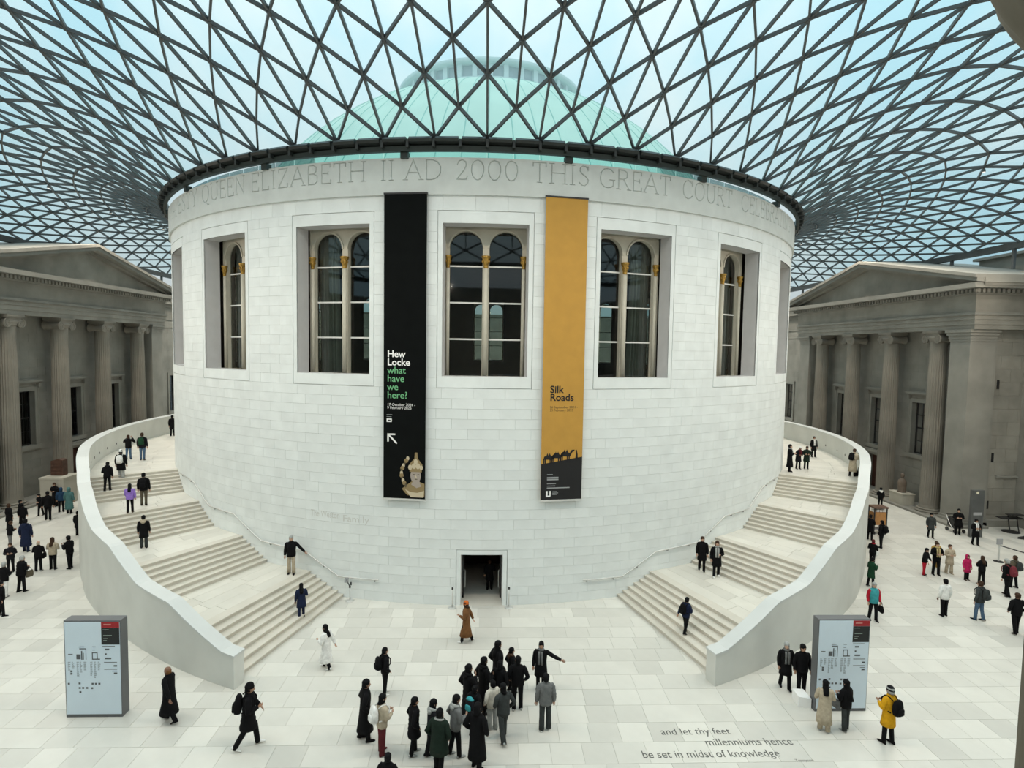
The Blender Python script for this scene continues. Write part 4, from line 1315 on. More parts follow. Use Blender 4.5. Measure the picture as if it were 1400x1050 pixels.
# folding table frame and low black rail against the right wall
bn = empty('black_table', (34.55, -11.5, 0)); tag(bn, 'thin black folding table against the right return wall', 'table')
MB().box(-.85, .55, -.30, .30, .92, .97).build('table_top', M_dark, bn)
MB().box(-.2, .8, -.25, .25, 1.10, 1.14).build('upper_shelf', M_dark, bn)
for x in (-.25, .35):
    MB().tube([(x, -.25, 0), (x+.1, 0, .5), (x, 0, 1.1)], .035, 6).build('leg', M_dark, bn)
MB().revolve([(.5, 0), (.5, .03), (.1, .06)], 20).build('foot', M_dark, bn)
kr = fixn(MB().hexa([(33.7, -12.9, 0), (33.95, -13.05, 0), (36.6, -12.2, 0), (36.3, -12.0, 0), (33.7, -12.9, .12), (33.95, -13.05, .12), (36.6, -12.2, .12), (36.3, -12.0, .12)]).build('floor_duct', M_dark)); tag(kr, 'long black strip lying on the floor under the folding table', 'strip')
# pushchair
pc = empty('pushchair', (30.75, -11.55, 0)); tag(pc, 'dark folded pushchair at foot of the right pier', 'pushchair')
fixn(MB().prism([(-.28, -.3, .3), (-.28, .35, .38), (-.28, .3, .95), (-.28, -.05, .9), (-.28, -.3, .55)], [(.28, -.3, .3), (.28, .35, .38), (.28, .3, .95), (.28, -.05, .9), (.28, -.3, .55)]).build('seat_pod', M_dark, pc))
for sx in (-.3, .3):
    for sy in (-.32, .32):
        MB().loft([[(sx+d, sy+.13*cos(2*pi*j/14), .13+.13*sin(2*pi*j/14)) for j in range(14)] for d in (-.025, .025)]).build('wheel', M_dark, pc)
    MB().tube([(sx, -.3, .13), (sx, .1, .5), (sx, .45, 1.05)], .02, 6).build('frame_tube', M_rail, pc)
MB().tube([(-.3, .45, 1.05), (.3, .45, 1.05)], .025, 6).build('handle', M_dark, pc)
# souvenir cart beside the right stair wall
ct = empty('souvenir_cart', (25.25, -11.9, 0)); tag(ct, 'small cart with orange panel and white top beside right stair wall', 'cart')
MB().box(-.40, .40, -.28, .28, .62, 1.42).build('orange_panel', mat('orange_board', (.40, .19, .06), .6, .15, 4), ct)
for sx in (-.40, .40):
    for sy in (-.28, .28): MB().box(sx-.03, sx+.03, sy-.03, sy+.03, .1, 1.75).build('post', M_dark, ct)
MB().box(-.48, .48, -.36, .36, 1.70, 1.78).build('roof_panel', mat('brown_board', (.10, .05, .03), .6), ct)
for i in range(4): MB().box(-.40+.2*i, -.25+.2*i, -.2, .1, 1.44, 1.58).build('goods_tray', P_white, ct)
MB().box(-.40, .40, -.28, .28, .28, .34).build('lower_shelf', P_grey, ct)
for sx in (-.36, .36):
    for sy in (-.24, .24): MB().loft([[(sx+d, sy+.11*cos(2*pi*j/12), .11+.11*sin(2*pi*j/12)) for j in range(12)] for d in (-.03, .03)]).build('wheel', M_dark, ct)
# pedestals and sculptures under the porticoes
def pedestal(x, y, w, d, h, label, material, z=0):
    r = empty('stone_pedestal', (x, y, z)); tag(r, label, 'pedestal')
    MB().box(-w/2, w/2, -d/2, d/2, 0, h*.92).build('plinth_block', material, r)
    MB().box(-w/2-.04, w/2+.04, -d/2-.04, d/2+.04, h*.92, h).build('plinth_cap', material, r)
    return r
M_ped = mat('pale_plinth', (.42, .40, .34), .7, .08, 1)
pedestal(31.97, -5.0, .95, 1.4, .85, 'pale stone pedestal between right portico columns', M_ped, .14)
pedestal(-30.3, -5.6, 1.6, 1.7, 1.95, 'pale square pedestal between left portico columns', M_ped)
st = empty('small_statue', (31.97, -4.95, .99)); tag(st, 'small brown stone statue standing on the right pedestal', 'statue')
M_stat = mat('brown_statue_stone', (.13, .10, .075), .7, .2, 5)
MB().revolve([(.28, 0), (.30, .05), (.25, .1), (.29, .5), (.30, .75), (.24, .95), (.10, 1.05), (.09, 1.12)], 20).build('robed_body', M_stat, st, True)
MB().revolve([(.05, 1.08), (.11, 1.14), (.14, 1.26), (.13, 1.36), (.08, 1.44), (.01, 1.47)], 16).build('head', M_stat, st, True)
s2 = empty('carved_relief', (-30.45, -5.5, 1.95)); tag(s2, 'reddish brown carved stone fragment on the left pedestal', 'sculpture')
fixn(MB().prism([(-.42, -.25, 0), (.42, -.25, 0), (.42, -.25, 1.12), (.1, -.25, 1.2), (-.38, -.25, 1.05)], [(-.42, .25, 0), (.42, .25, 0), (.42, .25, 1.12), (.1, .25, 1.2), (-.38, .25, 1.05)]).build('stone_fragment', mat('red_sandstone', (.075, .036, .023), .8, .3, 4), s2))
for i in range(4): MB().box(-.36, .36, -.29, -.25, .12+.25*i, .26+.25*i).build('carved_band', mat('red_sandstone', (.14, .065, .04)), s2)
# ================================================================== people
PC = dict(K=(.005,.005,.006),K2=(.010,.010,.013),NV=(.012,.018,.045),GR=(.15,.155,.155),LG=(.34,.35,.34),DG=(.04,.045,.045),BE=(.42,.36,.27),CR=(.60,.57,.50),W=(.74,.74,.72),BR=(.16,.075,.03),DB=(.05,.028,.018),YE=(.62,.32,.012),TE=(.05,.3,.33),OR=(.55,.13,.03),PU=(.28,.17,.55),GN=(.012,.05,.025),DGN=(.012,.022,.016),JE=(.07,.12,.19),MA=(.10,.018,.022),RD=(.4,.015,.03),PK=(.45,.02,.10),BU=(.02,.05,.10),KH=(.10,.085,.06),TEC=(.07,.16,.16),MU=(.40,.25,.06),TEt=(.012,.013,.016),MAp=(.16,.03,.04),MUs=(.5,.4,.2))
CN = dict(K='black',K2='black',NV='navy',GR='grey',LG='light grey',DG='dark grey',BE='beige',CR='cream',W='white',BR='brown',DB='brown',YE='yellow',TE='teal',OR='orange',PU='purple',GN='green',DGN='black',JE='blue',MA='maroon',RD='red',PK='pink',BU='blue',KH='khaki',TEC='teal',MU='ochre',TEt='teal topped',MAp='maroon',MUs='yellow')
def cloth(c): return mat('cloth_'+c, PC[c], .9, .18, 9, bump=.1, bscale=30, spec=.15)
def hairm(c): return mat('hair_'+c, PC[c], .7, .2, 25, spec=.12)
SKINS = [mat('skin_light', (.52, .32, .23), .55, .06, 20), mat('skin_tan', (.40, .23, .15), .55, .06, 20), mat('skin_brown', (.20, .10, .06), .55, .06, 20)]
M_eye = mat('eye_dark', (.01, .008, .006), .3)
ARMS = {
 'down': ((.06, -.03, -.28), (.07, .05, -.53)), 'pocket': ((.13, -.09, -.27), (.05, .09, -.46)), 'front': ((.08, .02, -.28), (-.07, .23, -.24)),
 'phone': ((.07, .05, -.28), (-.08, .28, -.12)), 'up': ((.15, .14, -.18), (-.04, .24, .10)), 'point': ((.25, .04, -.10), (.52, .12, -.16)),
 'face': ((.06, .10, -.26), (-.12, .18, -.02)), 'swf': ((.05, .09, -.26), (.05, .26, -.44)), 'swb': ((.06, -.13, -.25), (.07, -.22, -.50)), 'rail': ((.20, .02, -.22), (.40, .06, -.42)),
}
def circ(c, rx, ry, n, z, wob=0, ph=0, rr=None):
    out = []
    for j in range(n):
        t = 2*pi*j/n
        k = 1+wob*sin(3*t+ph)+wob*.7*sin(5*t-ph*1.7)
        out.append((c[0]+rx*k*sin(t), c[1]+ry*k*cos(t), z))
    return out
def clip16(t):
    w = t.split()
    if len(w) > 16:
        w = w[:16]
        while w[-1] in ('the', 'of', 'and', 'with', 'in', 'by', 'a', 'to', 'at', 'on', 'facing', 'left', 'right', 'map'): w.pop()
    return ' '.join(w)
def person(spec, pi_):
    (x, y, z, h, head, stride, aL, aR, ln, cc, pf, pcol, scol, hair, hc, hat, bag, lean, label) = spec
    rg = random.Random(1000+pi_)
    k = h/1.70
    root = empty('person', (x, y, z), radians(head), k)
    tag(root, label, 'person')
    la = radians(lean)
    # legs
    legs = {}
    for s in (-1, 1):
        fr = (s > 0) == (pi_ % 2 == 0)
        th = radians(27*stride) if fr else -radians(19*stride)
        sh = th*.35 if fr else -radians(40*stride)
        hip = Vector((s*.088, 0, .88))
        kn = hip+Vector((s*.012, .41*sin(th), -.41*cos(th)))
        an = kn+Vector((s*.008, .40*sin(sh), -.40*cos(sh)))
        legs[s] = [hip, kn, an, sh]
    dz = .075-min(legs[s][2].z for s in legs)
    for s in legs:
        for i in range(3): legs[s][i] = legs[s][i]+Vector((0, 0, dz))
    def U(p):           # upper body lean about the hips, after the gait shift
        q = Vector(p)-Vector((0, 0, .92))
        c, sn = cos(la), sin(la)
        f = min(1, max(0, (p[2]-.75)/.3))
        r_ = Vector((q.x, q.y*c+q.z*sn, q.z*c-q.y*sn))+Vector((0, 0, .92))
        v = Vector(p)*(1-f)+r_*f
        return Vector((v.x, v.y, v.z+dz))
    def UR(ring): return [tuple(U(p)) for p in ring]
    # ---- body : one mesh (torso, neck, head, arms, hands, legs)
    b = MB(); n = 16
    prof = [(.84, .13, .10, 0), (.95, .15, .10, 0), (1.08, .135, .09, 0), (1.25, .165, .10, 0), (1.38, .17, .085, 0), (1.43, .09, .07, -.005), (1.46, .056, .058, 0), (1.495, .054, .060, .004), (1.508, .055, .072, .018), (1.53, .064, .088, .014), (1.56, .071, .096, .010), (1.59, .075, .098, .006), (1.63, .076, .098, 0), (1.665, .066, .086, -.004), (1.69, .044, .058, -.006), (1.70, .012, .016, -.006)]
    rings = []
    for (zz_, rx, ry, yo) in prof:
        ring = []
        for j in range(n):
            t = 2*pi*j/n
            px, py = rx*sin(t), yo+ry*cos(t)
            if j == 0:
                if abs(zz_-1.56) < .001: py += .024       # nose
                if abs(zz_-1.53) < .001: py += .006       # lips
                if abs(zz_-1.59) < .001: py += .004
            if j in (1, n-1) and abs(zz_-1.59) < .001: py -= .010   # eye sockets
            ring.append((px, py, zz_))
        rings.append(UR(ring))
    b.loft(rings)
    for s in (-1, 1):                                         # ears
        e = U((s*.078, -.005, 1.585))
        b.revolve([(.004, -.03), (.016, -.02), (.018, .01), (.006, .03)], 6, e)
    armpts = {}
    for s, a in ((-1, aL), (1, aR)):
        E_, W_ = ARMS[a]
        sh = Vector((s*.185, 0, 1.385)); el = sh+Vector((s*E_[0], E_[1], E_[2])); wr = sh+Vector((s*W_[0], W_[1], W_[2]))
        sh, el, wr = U(sh), U(el), U(wr)
        armpts[s] = (sh, el, wr)
        b.tube([sh, sh.lerp(el, .5), el, el.lerp(wr, .6), wr], [.048, .046, .038, .034, .026], 8)
        d = (wr-el).normalized()
        side_ = d.cross(Vector((0, 1, 0)) if abs(d.y) < .8 else Vector((1, 0, 0))).normalized()
        pn = d.cross(side_).normalized()
        pe = wr+d*.085
        pr = []
        for t, w_ in ((0, .025), (.03, .036), (.07, .040), (.09, .036)):
            c = wr+d*t
            pr.append([tuple(c+side_*(w_*cos(2*pi*j/8))+pn*(.014*sin(2*pi*j/8))) for j in range(8)])
        b.loft(pr)
        for q, (off, fl_) in enumerate(((-.027, .062), (-.009, .074), (.009, .070), (.027, .054))):
            c = pe+side_*off
            c1 = c+d*fl_*.5+pn*.010; c2 = c+d*fl_*.85+pn*.035
            b.tube([c-d*.01, c1, c2], [.0085, .008, .0065], 5)
        tb = wr+d*.035-side_*.034
        b.tube([tb, tb-side_*.022+d*.03+pn*.008, tb-side_*.022+d*.058+pn*.02], [.011, .010, .008], 5)
    for s in (-1, 1):
        hp, kn, an, shn = legs[s]
        b.tube([hp, hp.lerp(kn, .5), kn, kn.lerp(an, .35), an], [.078, .068, .05, .048, .034], 8)
    b.build('body', SKINS[(pi_*7 % 10) // 7 if pi_ % 13 else 2], root, True)
    # ---- face
    e = MB()
    for s in (-1, 1):
        c = U((s*.028, .092, 1.593))
        e.revolve([(.002, -.008), (.011, -.002), (.011, .003), (.002, .008)], 6, c)
    c = U((0, .104, 1.527)); e.box(c.x-.022, c.x+.022, c.y-.006, c.y+.002, c.z-.004, c.z+.004)
    e.build('eyes', M_eye, root)
    # ---- trousers
    t = MB()
    t.loft([[(p[0], p[1], p[2]+dz) for p in circ((0, 0), rx, ry, 14, zz_)] for zz_, rx, ry in ((.78, .150, .112), (.86, .170, .120), (.98, .165, .112))])
    wide = 1.0 + (.25 if pcol in ('MA', 'DG', 'LG', 'W', 'BE') else 0)
    for s in (-1, 1):
        hp, kn, an, shn = legs[s]
        an2 = an+Vector((0, 0, -.03))
        t.tube([hp+Vector((0, 0, .03)), hp.lerp(kn, .45), kn, kn.lerp(an2, .5), an2], [.098, .088, .070*wide**.5, .066*wide, .064*wide], 10)
    t.build('trousers', cloth(pcol), root, True)
    # ---- shoes
    for s in (-1, 1):
        hp, kn, an, shn = legs[s]
        pt = max(0, -shn)*.75 if shn < -.15 else (-.12 if stride > .3 and shn > .05 else 0)
        sh = MB(); base = an+Vector((0, 0, -.075))
        def S(yy, zz_):
            return base.y+yy*cos(pt)+zz_*sin(pt)*.3, base.z+max(0, zz_*1.0)-yy*sin(pt)*(1 if pt > 0 else 1)
        rr = []
        for yy, w_, hh in ((-.075, .030, .05), (-.05, .042, .085), (.02, .043, .088), (.08, .047, .06), (.14, .045, .045), (.185, .022, .025)):
            ring = []
            for j in range(10):
                a_ = 2*pi*j/10
                zz_ = max(0, hh*.5+hh*.5*sin(a_)*1.1)
                cy, cz = S(yy, zz_)
                ring.append((base.x+w_*cos(a_)+s*.01, cy, cz))
            rr.append(ring)
        lowz = min(p_[2] for r_ in rr for p_ in r_)
        if lowz < 0: rr = [[(p_[0], p_[1], p_[2]-lowz) for p_ in r_] for r_ in rr]
        sh.loft(rr).build('shoe', cloth(scol) if scol in ('K', 'DB', 'MA') else mat('shoe_'+scol, PC[scol], .6, .05, 8), root, True)
    # ---- coat with sleeves
    c = MB(); ph = rg.random()*6; st = stride
    if ln == 'jacket': R_ = [(.80, .195, .140, .0), (.92, .20, .145, 0)]
    elif ln == 'coat': R_ = [(.56, .225, .175+.05*st, .01), (.72, .215, .160+.02*st, 0), (.90, .200, .145, 0)]
    else: R_ = [(.30, .245, .20+.10*st, .02*st), (.50, .230, .18+.06*st, .01), (.72, .212, .160, 0), (.90, .195, .145, 0)]
    R_ += [(1.04, .190, .140, 0), (1.18, .200, .145, 0), (1.30, .212, .140, 0), (1.38, .208, .122, -.004), (1.425, .155, .100, -.008), (1.455, .085, .080, -.006), (1.485, .078, .080, -.002)]
    if 'stout' in label or 'broad' in label: R_ = [(z_, rx*1.15, ry*1.2, yo) for z_, rx, ry, yo in R_]
    if pf:
        R2 = []
        for (p0, p1) in zip(R_, R_[1:]):
            m_ = max(1, int((p1[0]-p0[0])/.055))
            for i in range(m_):
                f = i/m_
                q = [p0[d]+(p1[d]-p0[d])*f for d in range(4)]
                R2.append((q[0], q[1]*(1.06 if len(R2) % 2 else .985), q[2]*(1.10 if len(R2) % 2 else 1.0), q[3]))
        R2.append(R_[-1]); R_ = R2
    c.loft([UR(circ((0, yo), rx, ry, 20, z_, .022 if z_ < 1.2 else .008, ph+z_*4)) for z_, rx, ry, yo in R_], True, True)
    sl = MB() if (hat and hat[0] == 'redsleeve') else c
    for s in (-1, 1):
        sh, el, wr = armpts[s]
        sp = [sh+Vector((-s*.03, 0, .015)), sh.lerp(el, .25), sh.lerp(el, .6), el, el.lerp(wr, .35), el.lerp(wr, .7), wr.lerp(el, .03)]
        rd = [.066, .076, .070, .063, .064, .056, .050]
        if pf:
            sp2, rd2 = [], []
            for i in range(len(sp)-1):
                sp2 += [sp[i], (Vector(sp[i])+Vector(sp[i+1]))/2]; rd2 += [rd[i]*1.16, (rd[i]+rd[i+1])/2*1.02]
            sp, rd = sp2+[sp[-1]], rd2+[rd[-1]*1.05]
        sl.tube(sp, rd, 10)
    c.build('jacket' if ln == 'jacket' else 'coat', cloth(cc), root, True)
    if sl is not c: sl.build('sleeves', cloth(hat[1]), root, True)
    # ---- hair
    hm = hairm(hc)
    if hair == 'bald':
        hb = MB(); arc = [radians(a_) for a_ in range(75, 286, 15)]
        rr = []
        for zz_ in (1.52, 1.57, 1.615):
            o_ = [tuple(U((.082*sin(a_), .103*cos(a_)-.004, zz_))) for a_ in arc]; i_ = [tuple(U((.068*sin(a_), .09*cos(a_)-.004, zz_))) for a_ in reversed(arc)]
            rr.append(o_+i_)
        hb.loft(rr).build('hair', hm, root, True)
    else:
        hb = MB()
        hv = 1.0+.10*rg.random()
        cap = [(1.608, .086*hv, .105, -.010), (1.645, .090*hv, .110, -.010), (1.685, .080*hv, .098, -.008), (1.715, .054, .066, -.008), (1.730, .015, .02, -.008)]
        hb.loft([UR(circ((0, yo), rx, ry, 16, z_, .04, ph+z_*9)) for z_, rx, ry, yo in cap])
        low = {'short': 1.515, 'bob': 1.455, 'long': 1.27, 'verylong': 1.10}[hair]
        span = 75 if hair == 'short' else 62
        arc = [radians(a_) for a_ in np.linspace(span, 360-span, 15)]
        rr = []
        zs_ = [low]+[z_ for z_ in (1.40, 1.50) if z_ > low+.03]+[1.55, 1.60, 1.645]
        for zz_ in zs_:
            f = 1.0 if zz_ >= 1.5 else 1.0+(1.5-zz_)*.9
            bk_ = 0 if zz_ >= 1.5 else -(1.5-zz_)*.28
            taper = .8 if zz_ == low else 1
            o_ = [tuple(U((.092*f*taper*sin(a_), (.112*cos(a_)-.006)+bk_-(.03 if zz_ < 1.46 else 0), zz_))) for a_ in arc]
            i_ = [tuple(U((.066*f*taper*sin(a_), (.086*cos(a_)-.006)+bk_-(.03 if zz_ < 1.46 else 0), zz_))) for a_ in reversed(arc)]
            rr.append(o_+i_)
        hb.loft(rr).build('hair', hm, root, True)
    # ---- head and neck wear
    if hat:
        hk, hcol = hat
        if hk == 'beanie':
            hb = MB()
            hb.loft([UR(circ((0, -.008), rx, ry, 16, z_, .01, ph)) for z_, rx, ry in ((1.60, .092, .112), (1.615, .096, .116), (1.645, .095, .115), (1.65, .088, .107), (1.69, .082, .098), (1.725, .058, .070), (1.742, .02, .025))])
            hb.build('beanie', cloth(hcol), root, True)
        elif hk == 'hood':
            hb = MB(); arc = [radians(a_) for a_ in np.linspace(48, 312, 17)]; rr = []
            for zz_, f in ((1.43, 1.12), (1.50, 1.18), (1.58, 1.24), (1.66, 1.2), (1.72, .9), (1.745, .3)):
                o_ = [tuple(U((.088*f*sin(a_), .112*f*cos(a_)-.012, zz_))) for a_ in arc]; i_ = [tuple(U((.074*f*sin(a_), .094*f*cos(a_)-.012, zz_-.01))) for a_ in reversed(arc)]
                rr.append(o_+i_)
            hb.loft(rr).build('hood', cloth(hcol), root, True)
        elif hk in ('hooddown', 'collar'):
            hb = MB(); r_ = .052 if hk == 'hooddown' else .026
            pts = [tuple(U((.115*sin(radians(a_)), .09*cos(radians(a_))-.015, 1.455+.02*cos(radians(a_-180))))) for a_ in range(55, 306, 25)]
            m_ = len(pts)
            hb.tube(pts, [r_*(.55+.45*sin(pi*i/(m_-1))) for i in range(m_)], 8)
            if hk == 'hooddown': hb.loft([UR(circ((0, -.12), rx, ry, 12, z_)) for z_, rx, ry in ((1.30, .03, .02), (1.36, .10, .045), (1.43, .12, .05), (1.47, .09, .03))])
            hb.build('lowered_hood' if hk == 'hooddown' else 'collar', cloth(hcol), root, True)
        elif hk == 'scarf':
            hb = MB()
            hb.loft([UR(circ((0, .0), rx, ry, 14, z_, .03, ph)) for z_, rx, ry in ((1.43, .105, .10), (1.455, .115, .108), (1.485, .10, .096), (1.50, .082, .082))])
            for s in (-1, 1):
                hb.loft([UR([(s*.05-.035, yy, z_), (s*.05+.035, yy, z_), (s*.05+.035, yy-.03, z_), (s*.05-.035, yy-.03, z_)]) for z_, yy in ((.98, .165), (1.15, .170), (1.30, .168), (1.42, .125))])
            hb.build('scarf', cloth(hcol), root, True)
    # ---- things carried: their own objects
    if bag:
        short = label.split(' ')
        if bag[0] == 'pack':
            bm_ = cloth(bag[1])
            g = MB()
            prof_ = [(.98, .10, .06), (1.0, .135, .085), (1.10, .155, .10), (1.25, .155, .095), (1.36, .14, .075), (1.42, .10, .045), (1.44, .05, .02)]
            def sq(cx, cy, rx, ry, zz_):
                o_ = []
                for j in range(16):
                    a_ = 2*pi*j/16; cs, sn = cos(a_), sin(a_)
                    o_.append((cx+rx*abs(cs)**.6*(1 if cs > 0 else -1), cy+ry*abs(sn)**.6*(1 if sn > 0 else -1), zz_))
                return o_
            g.loft([UR(sq(0, -.245, rx, ry, z_)) for z_, rx, ry in prof_])
            pk = g.build('backpack', bm_, None, True)
            pk.location = (x, y, z); pk.rotation_euler = (0, 0, radians(head)); pk.scale = (k, k, k)
            tag(pk, '%s backpack worn by the %s' % (CN[bag[1]], label), 'backpack')
            pk['label'] = clip16(pk['label'])
            q = MB().loft([UR(sq(0, -.345, rx, ry, z_)) for z_, rx, ry in ((1.02, .09, .02), (1.05, .11, .04), (1.18, .11, .04), (1.22, .08, .015))])
            q.build('front_pocket', cloth('TE') if bag[1] == 'TEt' else bm_, pk, True)
            if bag[1] == 'TEt':
                MB().loft([UR(sq(0, -.245, rx, ry, z_)) for z_, rx, ry in ((1.36, .146, .082), (1.40, .125, .066), (1.45, .06, .03))]).build('top_flap', cloth('TE'), pk, True)
            for s in (-1, 1):
                pts = [tuple(U(v)) for v in ((s*.10, -.17, 1.38), (s*.115, -.08, 1.445), (s*.115, .06, 1.44), (s*.12, .155, 1.32), (s*.14, .15, 1.15), (s*.17, .02, 1.04), (s*.14, -.15, 1.03))]
                MB().tube(pts, .02, 6, flat=.5).build('strap', bm_, pk, True)
        else:
            s = 1 if bag[2] == 'R' else -1
            wr = armpts[s][2]
            cx, cy = wr.x+s*.05, wr.y
            zt = wr.z-.16
            g = MB()
            rr = []
            for f, w_, d_ in ((0, .14, .045), (.05, .165, .06), (.2, .165, .06), (.30, .15, .03)):
                rr.append([(cx+d_*abs(cos(a_))**.6*(1 if cos(a_) > 0 else -1), cy+w_*abs(sin(a_))**.6*(1 if sin(a_) > 0 else -1), zt-.30+f) for a_ in [2*pi*j/14 for j in range(14)]])
            tb = g.loft(rr).build('handbag', cloth(bag[1]), None, True)
            tb.location = (x, y, z); tb.rotation_euler = (0, 0, radians(head)); tb.scale = (k, k, k)
            tag(tb, clip16('%s bag carried by the %s' % (CN[bag[1]], label)), 'bag')
            MB().tube([(cx, cy-.1, zt-.01), (cx, cy-.06, zt+.12), (cx, cy, zt+.17), (cx, cy+.06, zt+.12), (cx, cy+.1, zt-.01)], .011, 6).build('strap', cloth(bag[1]), tb, True)
    return root
